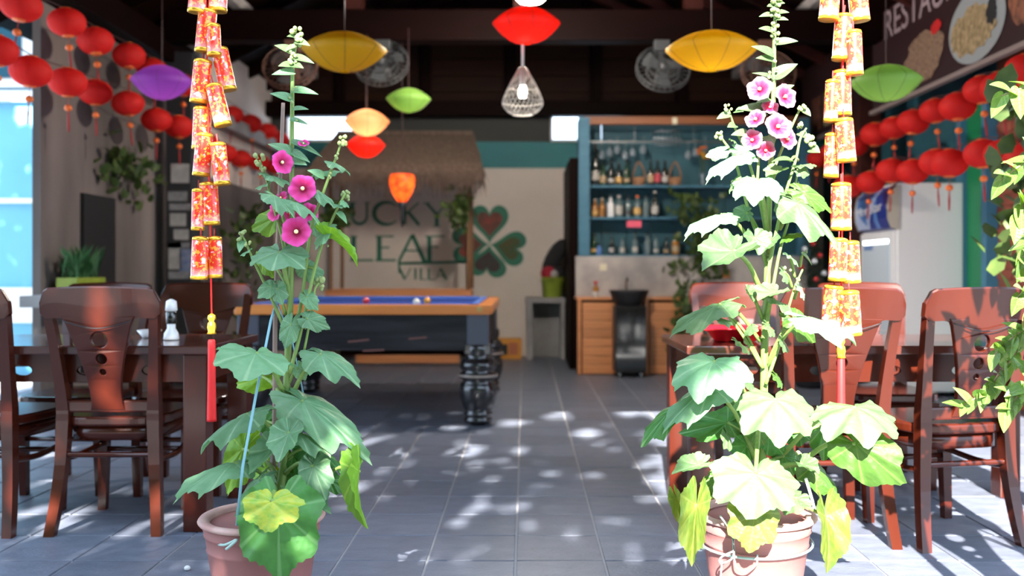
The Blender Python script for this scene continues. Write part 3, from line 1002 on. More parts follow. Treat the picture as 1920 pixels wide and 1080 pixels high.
# ---- thatched bar by the back wall
TY0, TY1 = 10.55, 11.2
tb = thing('thatched_bar', 'small wooden bar with a thatched straw roof in front of the mural', 'bar', (-1.45, 10.9, 0))
xl, xr = P(619, 0, TY0).x, P(877, 0, TY0).x
for X in (xl, xr):
    for Y in (TY0, TY1):
        MB().tube([(X, Y, 0), (X + .01, Y, 1.2), (X, Y, 2.3)], .022, 10).wbuild('bamboo_post', 'bamboo', tb)
for z0, z1, Y in ((.775, .855, TY0 - .03), (.0, .02, TY0)):
    if z1 > .5:
        MB().box(((xl + xr) / 2, Y + .0, (z0 + z1) / 2), (xr - xl + .1, .05, z1 - z0), bev=.006).wbuild('counter_edge', 'pine', tb)
MB().box(((xl + xr) / 2, (TY0 + TY1) / 2, .845), (xr - xl + .06, TY1 - TY0, .03), bev=.005).wbuild('counter_top', 'pine', tb)
x0_, x1_ = P(668, 0, TY0).x, P(862, 0, TY0).x
MB().box(((x0_ + x1_) / 2, TY0 - .02, .075), (x1_ - x0_, .05, .09), bev=.006).wbuild('foot_board', 'pine', tb)
MB().box(((xl + xr) / 2, TY1 - .1, .45), (xr - xl, .03, .78)).wbuild('back_panel', 'dark_timber', tb)
ht, hb = 2.64, 2.21
zt_y, zb_y = (TY0 + TY1) / 2, TY0 - .22
xa, xb = P(612, 0, TY0).x - .12, P(890, 0, TY0).x + .08
rp_ = MB()
rp_.prism([(xa + .18, 0), (xb - .12, 0), (xb, 1), (xa, 1)], (0, zt_y, ht), (1, 0, 0), (0, zb_y - zt_y, hb - ht), (0, .03, .06))
rp_.prism([(xa + .18, 0), (xb - .12, 0), (xb, 1), (xa, 1)], (0, zt_y, ht), (1, 0, 0), (0, -(zb_y - zt_y), hb - ht), (0, -.03, .06))
for a_, b_ in ((xa + .18, xa), (xb - .12, xb)):
    rp_._add([(a_, zt_y, ht), (b_, zb_y, hb), (b_, 2 * zt_y - zb_y, hb)], [[0, 1, 2]])
rp_.wbuild('roof_panel', 'straw', tb)
fr = MB()
for i in range(2600):
    lay = rnd.random() if i < 1500 else 1.0
    u = rnd.random()
    s_ = .15 + .85 * (lay ** .5)
    x = (xa + .18 * (1 - s_)) + u * ((xb - .12 * (1 - s_)) - (xa + .18 * (1 - s_)))
    y = zt_y + (zb_y - zt_y) * s_ - .012 - rnd.random() * .02
    z = ht + (hb - ht) * s_ + .02
    ln = rnd.uniform(.10, .24) * (1.5 if rnd.random() < .3 else 1) if s_ > .8 else rnd.uniform(.1, .2)
    dx, dy = rnd.uniform(-.05, .05) + (.10 * (u - .5)), -rnd.uniform(.0, .05) - (.10 if s_ < .8 else 0)
    wdt = rnd.uniform(.006, .018) if i < 1500 else rnd.uniform(.006, .013)
    fr._add([(x - wdt, y, z), (x + wdt, y, z), (x + dx, y + dy, z - ln), (x + dx - .003, y + dy + .004, z - ln * .98)], [[0, 1, 2, 3]])
tag(fr.wbuild('straw_fringe', 'straw_fringe', tb, recalc=False), kind='stuff')

# ---- painted sign on the back wall
YS = BW - .004
sg = thing('painted_sign', 'LUCKY LEAF VILLA mural lettering with a four-leaf clover on the white wall', 'mural', P(800, 525, BW - .01))


def stroke(mb, a, b, w0, w1=None):
    """painted brush stroke between two photo points on the wall, width in px"""
    w1 = w0 if w1 is None else w1
    A, B = P(a[0], a[1], YS), P(b[0], b[1], YS)
    d_ = (B - A).normalized()
    nrm = Vector((-d_.z, 0, d_.x))
    k_ = BW / FPX / 2
    n_ = len(mb.v)
    mb._add([A + nrm * w0 * k_, A - nrm * w0 * k_, B - nrm * w1 * k_, B + nrm * w1 * k_], [[0, 1, 2, 3]])


def arc(mb, c, rx, ry, a0, a1, w0, w1, n_=14):
    pts = [(c[0] + rx * math.cos(R(a0 + (a1 - a0) * k_ / n_)), c[1] - ry * math.sin(R(a0 + (a1 - a0) * k_ / n_))) for k_ in range(n_ + 1)]
    for k_ in range(n_):
        f_ = math.sin(PI * (k_ + .5) / n_)
        stroke(mb, pts[k_], pts[k_ + 1], w0 + (w1 - w0) * f_)


LET = {}
ls = [('L', [((612, 382), (612, 420), 9), ((606, 420), (645, 420), 3), ((606, 382), (618, 382), 2)], None),
      ('U', [((660, 380), (660, 406), 9), ((688, 380), (688, 406), 4), ((652, 380), (668, 380), 2), ((683, 380), (694, 380), 2)], ((674, 405), 14, 15, 180, 360, 4, 6)),
      ('C', [], ((725, 400), 24, 21, 40, 320, 2, 9)),
      ('K', [((757, 380), (757, 421), 9), ((785, 380), (760, 402), 3), ((764, 396), (786, 422), 6), ((750, 380), (764, 380), 2)], None),
      ('Y', [((800, 381), (819, 402), 5), ((838, 381), (819, 402), 3), ((819, 400), (819, 424), 7), ((812, 424), (826, 424), 2), ((793, 381), (806, 381), 2)], None),
      ('L', [((663, 443), (663, 488), 9), ((656, 488), (700, 488), 4), ((656, 443), (671, 443), 2)], None),
      ('E', [((711, 443), (711, 488), 9), ((704, 443), (738, 443), 3), ((711, 464), (730, 464), 3), ((704, 488), (742, 488), 4)], None),
      ('A', [((773, 440), (748, 490), 5), ((773, 440), (797, 492), 8), ((760, 470), (785, 470), 3), ((748, 490), (749, 512), 4)], None),
      ('F', [((805, 443), (805, 492), 9), ((797, 443), (834, 443), 3), ((805, 463), (822, 463), 3)], None),
      ('underline', [((748, 494), (872, 491), 5)], None),
      ('V', [((749, 503), (759, 524), 4), ((770, 503), (759, 524), 2)], None),
      ('I', [((779, 503), (779, 524), 4)], None), ('L', [((789, 503), (789, 524), 4), ((787, 524), (800, 524), 2)], None),
      ('L', [((804, 503), (804, 524), 4), ((802, 524), (815, 524), 2)], None),
      ('A', [((826, 503), (817, 524), 2), ((826, 503), (837, 524), 4), ((821, 517), (832, 517), 2)], None)]
for nm, st, ar in ls:
    mb = MB()
    for a, b, w_ in st:
        stroke(mb, a, b, w_)
    if ar:
        arc(mb, *ar)
    mb.wbuild('letter' if nm != 'underline' else 'underline', 'paint_green', sg, recalc=False)


def heart(cx_, cy_, ang, L_, W_, sc_=1.0):
    pts = []
    for k_ in range(40):
        t_ = 2 * PI * k_ / 40
        hx = 16 * math.sin(t_) ** 3 / 17 * W_ / 2
        hz = (13 * math.cos(t_) - 5 * math.cos(2 * t_) - 2 * math.cos(3 * t_) - math.cos(4 * t_)) / 17
        hz = (hz + 1) * L_ / 1.72
        hz = L_ * .5 + (hz - L_ * .5) * sc_
        hx *= sc_
        ca, sa = math.cos(ang), math.sin(ang)
        pts.append((cx_ + hx * ca + hz * sa, cy_ + hx * sa - hz * ca))
    return pts


for ang, L_, W_, m_ in ((0, 74, 76, 'petal_red'), (R(100), 68, 70, 'petal_orange'), (R(186), 62, 78, 'petal_dark'), (R(-92), 70, 74, 'petal_red')):
    for sc_, mm, yy in ((1.0, 'paint_green', YS), (.66, m_, YS - .003)):
        pts = [P(x, y, yy) for x, y in heart(918, 458, ang, L_, W_, sc_)]
        mb = MB()
        mb._add(pts, [list(range(40))])
        o = mb.wbuild('clover_leaf' if sc_ == 1.0 else 'leaf_centre', mm, sg if sc_ == 1.0 else o, recalc=False)

# ================================================================== BAR CORNER
YB, YF = 10.1, 9.6                                     # shelf front, cabinet front
X0 = .583


def px2x(p, d):
    return (p - HX) * d / FPX


# partition beside the bar
struct(MB().box((.535, 10.95, 1.15), (.09, 1.6, 2.3)).wbuild('wall_partition', 'dark_timber'))
# low plastered wall under the shelves
struct(MB().box((1.8, 10.3, .615), (2.5, .4, 1.23)).wbuild('wall_bar', 'stained_plaster'))
bs = thing('bar_shelf', 'blue painted wooden back-bar shelf unit full of bottles', 'shelf', (1.8, 10.3, 1.23))
MB().box((X0 + .06, YB + .02, 1.98), (.12, .06, 1.5), bev=.004).wbuild('stile', 'bar_blue', bs)
MB().box((3.02, YB + .02, 1.98), (.12, .06, 1.5), bev=.004).wbuild('stile', 'bar_blue', bs)
MB().box((X0 + .015, 10.28, 1.98), (.03, .36, 1.5)).wbuild('side_panel', 'bar_blue', bs)
MB().box((3.06, 10.28, 1.98), (.03, .36, 1.5)).wbuild('side_panel', 'bar_blue', bs)
for i in range(9):
    wd = (3.06 - X0) / 9
    MB().box((X0 + wd * (i + .5), 10.47, 1.98), (wd - .006, .02, 1.5), bev=.003).wbuild('back_board', 'bar_back', bs)
MB().box((1.85, YB + .03, 2.70), (2.4, .07, .085), bev=.004).wbuild('top_board', 'rust_board', bs)
SH = {2: 2.0, 1: 1.655, 0: 1.245}
for k_, z in SH.items():
    MB().box((1.83, 10.29, z - .012), (2.4, .34, .024), bev=.003).wbuild('shelf_board', 'bar_blue', bs)
    MB().box((2.36, YB + .115, z - .012), (1.3, .01, .03)).wbuild('shelf_edge', 'rust_board', bs)
tag(MB().box(P(1265, 227, YB - .02), (.05, .03, .07), bev=.004).wbuild('wall_socket', 'ivory'), 'small ivory socket on the orange beam above the bar', 'socket')


def bottle(px, shelf, h, r, body, lab=None, labm=None, neck=.34, dy=.12, label='', cap=None):
    x = px2x(px, YB + dy)
    z = SH[shelf] + .001
    t = thing('bottle', label, 'bottle', (x, YB + dy, z), group='bottles and glasses on the bar shelves')
    hb_ = h * (1 - neck)
    MB().lathe([(r * .9, 0), (r, .006), (r, hb_ * .86), (r * .85, hb_ * .96), (r * .42, hb_ * 1.1), (r * .36, h * .93)], 14, (0, 0, 0)).build('glass_body', body, t)
    MB().lathe([(r * .42, h * .90), (r * .44, h * .91), (r * .44, h), (r * .3, h + .002)], 12, (0, 0, 0)).build('cap', cap or 'black_matt', t)
    if lab:
        MB().lathe([(r * 1.02, hb_ * .2), (r * 1.02, hb_ * (.2 + lab * .75))], 14, (0, 0, 0), cap=False).build('paper_label', labm, t)
    return t


for px, h, r, bd_, lb, lm, tx in ((1117, .46, .042, 'bottle_dark', .45, 'label_white', 'tallest dark wine bottle at the left end of the top bar shelf'),
                                  (1131, .25, .036, 'bottle_green', .6, 'label_tan', 'green bottle with a tan label second from left on top bar shelf'),
                                  (1146, .28, .036, 'bottle_dark', .3, 'label_white', 'dark bottle with a small white label third on the top bar shelf'),
                                  (1160, .25, .034, 'bottle_dark', .5, 'label_gold', 'dark bottle with a gold label fourth on the top bar shelf'),
                                  (1175, .29, .036, 'bottle_green', .3, 'label_tan', 'dark green bottle just left of the first basket on top bar shelf'),
                                  (1220, .28, .036, 'bottle_dark', .6, 'label_tan', 'wine bottle with a tan label right of the first basket'),
                                  (1233, .28, .036, 'bottle_dark', .7, 'label_red', 'wine bottle with a red label between the two baskets'),
                                  (1247, .28, .036, 'bottle_dark', .5, 'label_white', 'wine bottle with a white label left of the second basket')):
    bottle(px, 2, h, r, bd_, lb, lm, label=tx)
for px, h, r, bd_, lb, lm, tx, cp in ((1116, .20, .034, 'bottle_amber', .5, 'label_gold', 'amber liquor bottle at the left end of the middle bar shelf', 'label_white'),
                                      (1129, .21, .034, 'bottle_amber', .0, None, 'plain amber liquor bottle second on the middle bar shelf', 'label_white'),
                                      (1145, .24, .038, 'ceramic', .0, None, 'white ceramic bottle on the middle bar shelf', 'bottle_clear'),
                                      (1161, .24, .044, 'bottle_clear', .8, 'label_white', 'clear square-shouldered bottle with a white label on middle bar shelf', 'label_white'),
                                      (1178, .23, .034, 'bottle_clear', .4, 'fan_grey', 'clear bottle with a grey label mid middle bar shelf', 'black_matt'),
                                      (1195, .24, .042, 'bottle_clear', .6, 'label_gold', 'clear bottle with an orange label on the middle bar shelf', 'orange_flower'),
                                      (1211, .24, .034, 'bottle_clear', .0, None, 'plain clear bottle second from right on middle bar shelf', 'black_matt'),
                                      (1228, .29, .040, 'bottle_dark', .6, 'label_white', 'dark bottle with a white label at right of middle bar shelf', 'label_white')):
    bottle(px, 1, h, r, bd_, lb, lm, label=tx, cap=cp)
for px, h, r, bd_, lb, lm, tx in ((1114, .24, .030, 'bottle_green', .3, 'label_gold', 'slim green bottle at the left end of the lowest bar shelf'),
                                  (1123, .12, .036, 'header_light', .0, None, 'squat blue bottle on the lowest bar shelf'),
                                  (1147, .2, .03, 'bottle_dark', .5, 'cloth_grey', 'dark bottle with a grey label on the lowest bar shelf'),
                                  (1167, .18, .03, 'bottle_clear', .6, 'label_white', 'clear bottle with a white label on the lowest bar shelf'),
                                  (1191, .26, .032, 'bottle_clear', .4, 'label_white', 'tall clear bottle under the pink tag on the lowest bar shelf'),
                                  (1214, .24, .036, 'bottle_clear', .0, None, 'wide clear decanter on the lowest bar shelf'),
                                  (1230, .22, .030, 'bottle_clear', .3, 'label_white', 'clear bottle right of the decanter on the lowest bar shelf'),
                                  (1249, .2, .03, 'bottle_dark', .3, 'label_tan', 'dark bottle beside the trailing vine on the lowest bar shelf'),
                                  (1267, .25, .045, 'bottle_amber', .5, 'label_tan', 'amber jar with a tan lid behind the vine on the lowest bar shelf')):
    bottle(px, 0, h, r, bd_, lb, lm, label=tx)
for px, tx in ((1198, 'left small wicker bottle basket with a tall handle on the top shelf'), (1266, 'right small wicker bottle basket with a tall handle on the top shelf')):
    x = px2x(px, YB + .1)
    t = thing('wicker_basket', tx, 'basket', (x, YB + .1, SH[2] + .001), group='baskets on the bar shelf')
    MB().lathe([(.055, 0), (.062, .01), (.072, .09), (.066, .09), (.056, .012)], 16).build('bowl', 'basket', t)
    MB().tube(spline([(-.066, 0, .085), (-.05, 0, .17), (0, 0, .26), (.05, 0, .17), (.066, 0, .085)], 5), .008, 6).build('handle', 'basket', t)
# stemmed glasses hanging under the top beam and a wire rack
for i, px in enumerate((1128, 1143, 1157, 1172, 1186, 1206, 1290, 1304, 1322)):
    x = px2x(px, YB + .16)
    z = 2.30 + (i % 3) * .03
    t = thing('wine_glass', 'x', 'glass', (x, YB + .16, z), group='hanging stemware')
    t['label'] = 'hanging stemmed glass, %s from the left above the bar bottles' % ('first', 'second', 'third', 'fourth', 'fifth', 'sixth', 'seventh', 'eighth', 'ninth')[i]
    MB().lathe([(.030, 0), (.038, .03), (.036, .06), (.012, .09), (.005, .10)], 14, cap=False).build('bowl', 'glassware', t)
    MB().lathe([(.005, .10), (.005, .17), (.03, .176), (.03, .18)], 12).build('stem', 'glassware', t)
gr = thing('glass_rail', 'slim metal rail the glasses hang from under the orange beam', 'rail', (1.4, YB + .16, 2.47))
MB().box((1.45, YB + .13, 2.487), (1.7, .012, .012)).wbuild('bar', 'steel', gr)
MB().box((1.45, YB + .19, 2.487), (1.7, .012, .012)).wbuild('bar', 'steel', gr)
for px in (1190, 1300):
    MB().box((px2x(px, YB + .16), YB + .16, 2.57), (.008, .008, .16)).wbuild('hanger', 'steel', gr)
c0, c1 = P(1226, 272, YB + .02), P(1276, 246, YB + .02)
wk = thing('wire_rack', 'small chrome wire rack hanging high in the bar shelf', 'rack', (c0.x, YB + .05, c0.z))
for i in range(7):
    x = c0.x + (c1.x - c0.x) * i / 6
    MB().tube([(x, YB + .02, c0.z), (x, YB + .02, c1.z), (x, YB + .14, c1.z)], .004, 6).wbuild('bar', 'steel', wk)
for z in (c0.z, (c0.z + c1.z) / 2, c1.z):
    MB().tube([(c0.x, YB + .02, z), (c1.x, YB + .02, z)], .005, 6).wbuild('rail', 'steel', wk)
MB().tube([(c0.x + .1, YB + .14, c1.z), (c0.x + .1, YB + .14, 2.66)], .004, 6).wbuild('hanger', 'steel', wk)
MB().tube([(c1.x - .05, YB + .14, c1.z), (c1.x - .05, YB + .14, 2.66)], .004, 6).wbuild('hanger', 'steel', wk)
tag(MB().box(P(1189, 420, YB + .0), (.16, .01, .075), bev=.002).wbuild('pink_tag', 'pink_plastic'), 'pink plastic tag hanging from the middle bar shelf', 'tag')
# vase with orange flowers
x = px2x(1318, YB + .1)
vs_ = thing('flower_vase', 'slim vase of orange and yellow flowers at the right of the top bar shelf', 'vase', (x, YB + .1, SH[2] + .001))
MB().lathe([(.022, 0), (.03, .02), (.022, .1), (.028, .14), (.022, .14), (.016, .1)], 14).build('vase', 'glassware', vs_)
for i in range(9):
    a = i * 2.4
    rr = .02 + .05 * (i % 3) / 2
    top = Vector((rr * math.cos(a), rr * math.sin(a), .30 + .13 * ((i * 7) % 5) / 5))
    MB().tube([(0, 0, .1), (top.x * .6, top.y * .6, .22), top], .003, 5).build('flower_stem', 'vine_leaf', vs_)
    MB().lathe([(.004, -.01), (.022, .0), (.03, .016), (.016, .012), (.004, .004)], 10, top).build('flower_head', 'orange_flower' if i % 3 else 'yellow_flower', vs_)
tag(MB().sphere(P(1276, 408, YB + .06), .03, 14).wbuild('lemon', 'yellow_flower'), 'yellow lemon on the middle bar shelf beside the vine', 'fruit')


def vine(name, label, pts, n_, spread, size, cat='plant', seed=1, drop=0.0):
    """trailing pothos: stems and many small leaves as one foliage part"""
    r2 = random.Random(seed)
    pts = [Vector(p) for p in pts]
    t = thing(name, label, cat, pts[0])
    MB().tube(spline(pts, 4), .006, 5).wbuild('stem', 'vine_leaf', t)
    sp = spline(pts, 8)
    f = MB()
    for i in range(n_):
        c = r2.choice(sp) + Vector((r2.gauss(0, spread[0]), r2.gauss(0, spread[1]), r2.gauss(0, spread[2])))
        a = r2.uniform(0, 2 * PI)
        q = Euler((r2.uniform(.4, 1.9), r2.uniform(-.5, .5), a)).to_matrix()
        s_ = size * r2.uniform(.6, 1.2)
        f._add([c + q @ Vector(v) * s_ for v in ((0, 0, 0), (.42, .3, .06), (.36, .75, .02), (0, 1.15, -.1), (-.36, .75, .02), (-.42, .3, .06), (0, .55, -.04))],
               [[0, 1, 6], [1, 2, 6], [2, 3, 6], [3, 4, 6], [4, 5, 6], [5, 0, 6]], True)
    tag(f.wbuild('foliage', 'vine_leaf', t, recalc=False), kind='stuff')
    return t


vine('trailing_vine', 'dark green trailing vine hanging down the middle of the bar shelf', [P(1290, 385, 10.02), P(1310, 420, 10.0), P(1330, 470, 10.0), P(1320, 520, 10.0)], 240, (.12, .05, .10), .085, seed=3)
vine('trailing_vine', 'leafy vine spilling over the cabinet beside the black sink', [P(1275, 545, 9.75), P(1290, 575, 9.52), P(1283, 610, 9.5), P(1275, 655, 9.5)], 120, (.07, .04, .05), .08, seed=4)
vine('trailing_vine', 'thin vine shoots across the stained wall above the sink', [P(1330, 470, 10.06), P(1290, 490, 10.06), P(1255, 515, 10.06)], 26, (.05, .02, .05), .075, seed=5)
vine('trailing_vine', 'dark creeping plant high on the left concrete wall', [P(170, 318, 7.6), P(225, 325, 7.9), P(262, 345, 8.3)], 170, (.10, .1, .12), .09, seed=6)
vine('trailing_vine', 'dark leafy plant beside the stickered column', [(-2.85, 9.25, 0), P(455, 560, 9.25), P(450, 470, 9.3), P(460, 425, 9.4)], 170, (.09, .1, .14), .10, seed=8)
vine('hanging_fern', 'green fern hanging at the right post of the thatched bar', [P(860, 378, 10.4), P(862, 400, 10.35), P(860, 420, 10.35)], 110, (.07, .04, .06), .09, seed=9)
vine('hanging_fern', 'green fern hanging at the left post of the thatched bar', [P(628, 395, 10.4), P(632, 410, 10.35), P(628, 425, 10.35)], 110, (.07, .04, .06), .09, seed=10)
# kitchen cabinets of pine planks
for i, (pa, pb, lb) in enumerate(((1083, 1158, 'pine plank cabinet left of the black sink'), (1210, 1292, 'pine plank cabinet right of the black sink'))):
    xa_, xb_ = px2x(pa, YF), px2x(pb, YF)
    t = thing('plank_cabinet', lb, 'cabinet', ((xa_ + xb_) / 2, YF + .24, 0), group='pine bar cabinets')
    MB().box(((xa_ + xb_) / 2, YF + .26, .39), (xb_ - xa_, .46, .77)).wbuild('carcass', 'dark_timber', t)
    for k_ in range(8):
        MB().box(((xa_ + xb_) / 2 + .02, YF + .02, .055 + k_ * .092), (xb_ - xa_ - .06, .022, .088), bev=.005).wbuild('plank', 'pine', t)
    MB().box((xa_ + .018, YF + .015, .39), (.036, .03, .77), bev=.004).wbuild('corner_post', 'pine', t)
    MB().box(((xa_ + xb_) / 2, YF + .25, .782), (xb_ - xa_ + .02, .50, .022), bev=.004).wbuild('top_board', 'pine', t)
# black sink unit
xa_, xb_ = px2x(1153, 9.35), px2x(1212, 9.35)
sk = thing('sink_unit', 'tall black glass-fronted wash stand with a black basin', 'sink', ((xa_ + xb_) / 2, 9.5, 0))
MB().box(((xa_ + xb_) / 2, 9.52, .385), (xb_ - xa_, .36, .66), bev=.006).wbuild('body', 'black_matt', sk)
MB().box(((xa_ + xb_) / 2, 9.335, .40), (xb_ - xa_ - .02, .012, .62), bev=.003).wbuild('glass_door', 'black_gloss', sk)
for X in (xa_ + .05, xb_ - .05):
    MB().lathe([(.018, 0), (.018, .06)], 12, (X, 9.38, 0)).wbuild('foot', 'steel', sk)
    MB().lathe([(.018, 0), (.018, .06)], 12, (X, 9.64, 0)).wbuild('foot', 'steel', sk)
MB().lathe([(.12, .71), (.15, .74), (.20, .86), (.205, .875), (.195, .875), (.14, .77), (.02, .75)], 28, ((xa_ + xb_) / 2, 9.5, 0)).wbuild('basin', 'black_matt', sk)
tp = MB()
tp.tube([((xa_ + xb_) / 2, 9.76, .78), ((xa_ + xb_) / 2, 9.76, .98), ((xa_ + xb_) / 2, 9.70, 1.0), ((xa_ + xb_) / 2, 9.60, .97)], .011, 8)
tp.wbuild('tap', 'steel', sk)
t = thing('soap_bottle', 'small white and orange soap bottle with a red pump beside the sink', 'bottle', P(1117, 558, YF + .12))
t.location.z = .794
MB().lathe([(.030, 0), (.034, .01), (.034, .06)], 14).build('base', 'label_white', t)
MB().lathe([(.034, .06), (.032, .10), (.014, .12)], 14).build('shoulder', 'bottle_amber', t)
MB().lathe([(.012, .12), (.012, .15), (.026, .155), (.026, .17)], 12).build('pump', 'paint_red', t)
t = thing('light_switch', 'ivory switch plate on the stained wall above the cabinets', 'switch', P(1131, 501, YB - .004))
MB().box((0, 0, 0), (.075, .01, .075), bev=.003).build('plate', 'ivory', t)
MB().box((0, -.007, 0), (.03, .006, .045), bev=.002).build('rocker', 'ivory', t)
tag(MB().box(P(1362, 514, YB - .012), (.08, .01, .09), bev=.002).wbuild('orange_tag', 'orange_tag'), 'small orange card on the wall below the bar shelf', 'card')
# concrete side table with bin
sa, sb, sy = px2x(986, 11.3), px2x(1066, 11.3), 11.35
t = thing('side_table', 'grey concrete side table against the white wall', 'table', ((sa + sb) / 2 - .02, sy + .15, 0))
MB().box(((sa + sb) / 2 - .02, sy + .12, .715), (sb - sa - .03, .44, .06), bev=.005).wbuild('top', 'concrete', t)
MB().box((sa + .045, sy + .12, .343), (.075, .42, .685), bev=.004).wbuild('leg', 'concrete', t)
MB().box((sb - .07, sy + .12, .343), (.05, .42, .685), bev=.004).wbuild('leg', 'concrete', t)
MB().box(((sa + sb) / 2 - .02, sy + .3, .343), (sb - sa - .12, .03, .68)).wbuild('back', 'concrete', t)
xb0 = px2x(1037, 11.3)
t = thing('bin', 'olive green bin on the concrete side table', 'bin', (xb0, sy + .1, .746))
MB().lathe([(.105, 0), (.11, .008), (.135, .235), (.142, .24), (.142, .25), (.128, .25), (.10, .012)], 20).build('tub', 'olive_bin', t)
MB().lathe([(.138, .195), (.145, .2), (.145, .215), (.138, .22)], 20, cap=False).build('band', 'olive_bin', t)
t = thing('cloth_bundle', 'bundle of red and black bags piled in the green bin', 'bag', (xb0, sy + .1, .99))
for c_, rr, sq, m_ in (((-.05, -.03, .05), .10, .9, 'cloth_red'), ((.06, 0, .06), .10, .9, 'cloth_black'), ((.01, -.08, .04), .06, .9, 'cloth_grey')):
    MB().sphere(c_, rr, 12, sq).build('bag', m_, t)
hg = MB()
hg.sphere((0, 0, 0), .15, 14, 1.5)
for v in hg.v:
    v.y *= .35
    v.x = v.x * .75 + v.z * .45
    v += Vector((.02, .08, .25))
hg.build('black_hat', 'cloth_black', t)
t = thing('carton', 'orange printed carton box on the floor by the white wall', 'box', P(949, 672, 11.4))
t.location.z = 0
MB().box((0, 0, .125), (.38, .22, .25), bev=.004).build('box', 'carton', t)
MB().box((-.06, -.112, .12), (.16, .004, .13)).build('print', 'black_matt', t)
MB().box((.09, -.112, .13), (.11, .004, .15)).build('print', 'carton_print', t)
MB().box((0, -.004, .252), (.36, .05, .004)).build('tape', 'label_tan', t)

# ================================================================== FRIDGE AND RIGHT SIDE
FX, FY0, FY1 = 3.12, 7.92, 8.72
fr_ = thing('display_fridge', 'tall white glass-door drinks fridge with a blue printed header', 'fridge', (3.4, 8.32, 0))
MB().box((3.44, 8.32, .93), (.56, FY1 - FY0, 1.78), bev=.012).wbuild('cabinet', 'fridge_white', fr_)
for X in (3.24, 3.62):
    for Y in (8.0, 8.62):
        MB().lathe([(.02, 0), (.02, .045)], 10, (X, Y, 0)).wbuild('foot', 'black_matt', fr_)
MB().box((3.148, 8.32, .76), (.03, FY1 - FY0 - .02, 1.30), bev=.006).wbuild('door_frame', 'fridge_white', fr_)
MB().box((3.130, 8.32, .78), (.008, FY1 - FY0 - .16, 1.14)).wbuild('door_glass', 'fridge_inside', fr_)
MB().box((3.124, 8.32, 1.325), (.004, FY1 - FY0 - .22, .03)).wbuild('light_strip', 'lamp_lit', fr_)
for z in (.55, .85):
    MB().box((3.124, 8.32, z), (.004, FY1 - FY0 - .18, .012)).wbuild('shelf', 'fridge_white', fr_)
tag(MB().sphere((3.11, 8.13, .92), .035, 10, .8).wbuild('green_fruit', 'leaf_bright', fr_), 'green fruit behind the glass')
hd = MB()
prof = [(3.17, 1.42), (3.115, 1.44), (3.085, 1.52), (3.080, 1.62), (3.10, 1.73), (3.16, 1.80)]
for i in range(len(prof) - 1):
    a, b = prof[i], prof[i + 1]
    hd._add([(a[0], FY0 + .03, a[1]), (a[0], FY1 - .03, a[1]), (b[0], FY1 - .03, b[1]), (b[0], FY0 + .03, b[1])], [[0, 1, 2, 3]], True)
hdo = hd.wbuild('header_sign', 'header_blue', fr_)
for Y in (FY0 + .012, FY1 - .012):
    mb = MB()
    mb.prism([(x, z) for x, z in prof] + [(3.2, 1.80), (3.2, 1.42)], (0, Y - .012, 0), (1, 0, 0), (0, 0, 1), (0, .03, 0))
    mb.wbuild('header_cheek', 'fridge_beige', fr_)


def hx(z):
    for i in range(len(prof) - 1):
        if prof[i][1] <= z <= prof[i + 1][1]:
            t_ = (z - prof[i][1]) / (prof[i + 1][1] - prof[i][1])
            return prof[i][0] + t_ * (prof[i + 1][0] - prof[i][0])
    return 3.17


def band(m_, fn0, fn1, off):
    mb = MB()
    zz = [1.445 + .34 * k_ / 10 for k_ in range(11)]
    for k_ in range(10):
        q = []
        for z, fn in ((zz[k_], fn0), (zz[k_], fn1), (zz[k_ + 1], fn1), (zz[k_ + 1], fn0)):
            u = min(1, max(0, fn((z - 1.445) / .34)))
            q.append((hx(z) - off, FY1 - .035 - u * (FY1 - FY0 - .07), z))
        mb._add(q, [[0, 1, 2, 3]])
    mb.wbuild('printed_wave', m_, hdo, recalc=False)


band('header_light', lambda v: 0, lambda v: .30 + .35 * v, .003)
band('header_pale', lambda v: .0, lambda v: .42 * max(0.0, 1 - v) ** 2.5, .005)
band('header_pale', lambda v: .33 + .30 * v, lambda v: .40 + .30 * v, .006)
band('header_light', lambda v: .62 - .05 * v, lambda v: .74 - .1 * v, .004)
tv, tf = text_mesh('MoriStar', .19, .001)
mb = MB()
wmax = max(v.x for v in tv)
red = MB()
for v in tv:
    pass
mb._add([(hx(1.555 + v.y * .62) - .012 - v.z, FY1 - .07 - v.x / wmax * .62, 1.555 + v.y * .62 + v.x * .06) for v in tv], tf)
mb.wbuild('header_lettering', 'paint_white', hdo)
tv, tf = text_mesh('SANAKY', .07, .0006)
mb = MB()
mb._add([(3.122 - v.z, 8.60 - v.x * .9, 1.255 + v.y) for v in tv], tf)
mb.wbuild('door_lettering', 'paint_blue', fr_)

# restaurant sign board
SX = 3.22
sb_ = thing('restaurant_sign', 'long dark RESTAURANT sign board with printed food plates under the right eave', 'sign', (SX, 6.9, 2.52))
MB().box((SX + .02, 6.85, 3.0), (.03, 3.6, .94)).wbuild('board', 'sign_board', sb_)
MB().box((SX, 6.85, 2.53), (.05, 3.62, .035)).wbuild('frame_edge', 'sign_edge', sb_)
tv, tf = text_mesh('RESTAURANT', .36, .002)
by_letter = []
mb = MB()
mb._add([(SX - .002 - v.z, 8.36 - v.x * .95, 3.13 + v.y) for v in tv], tf)
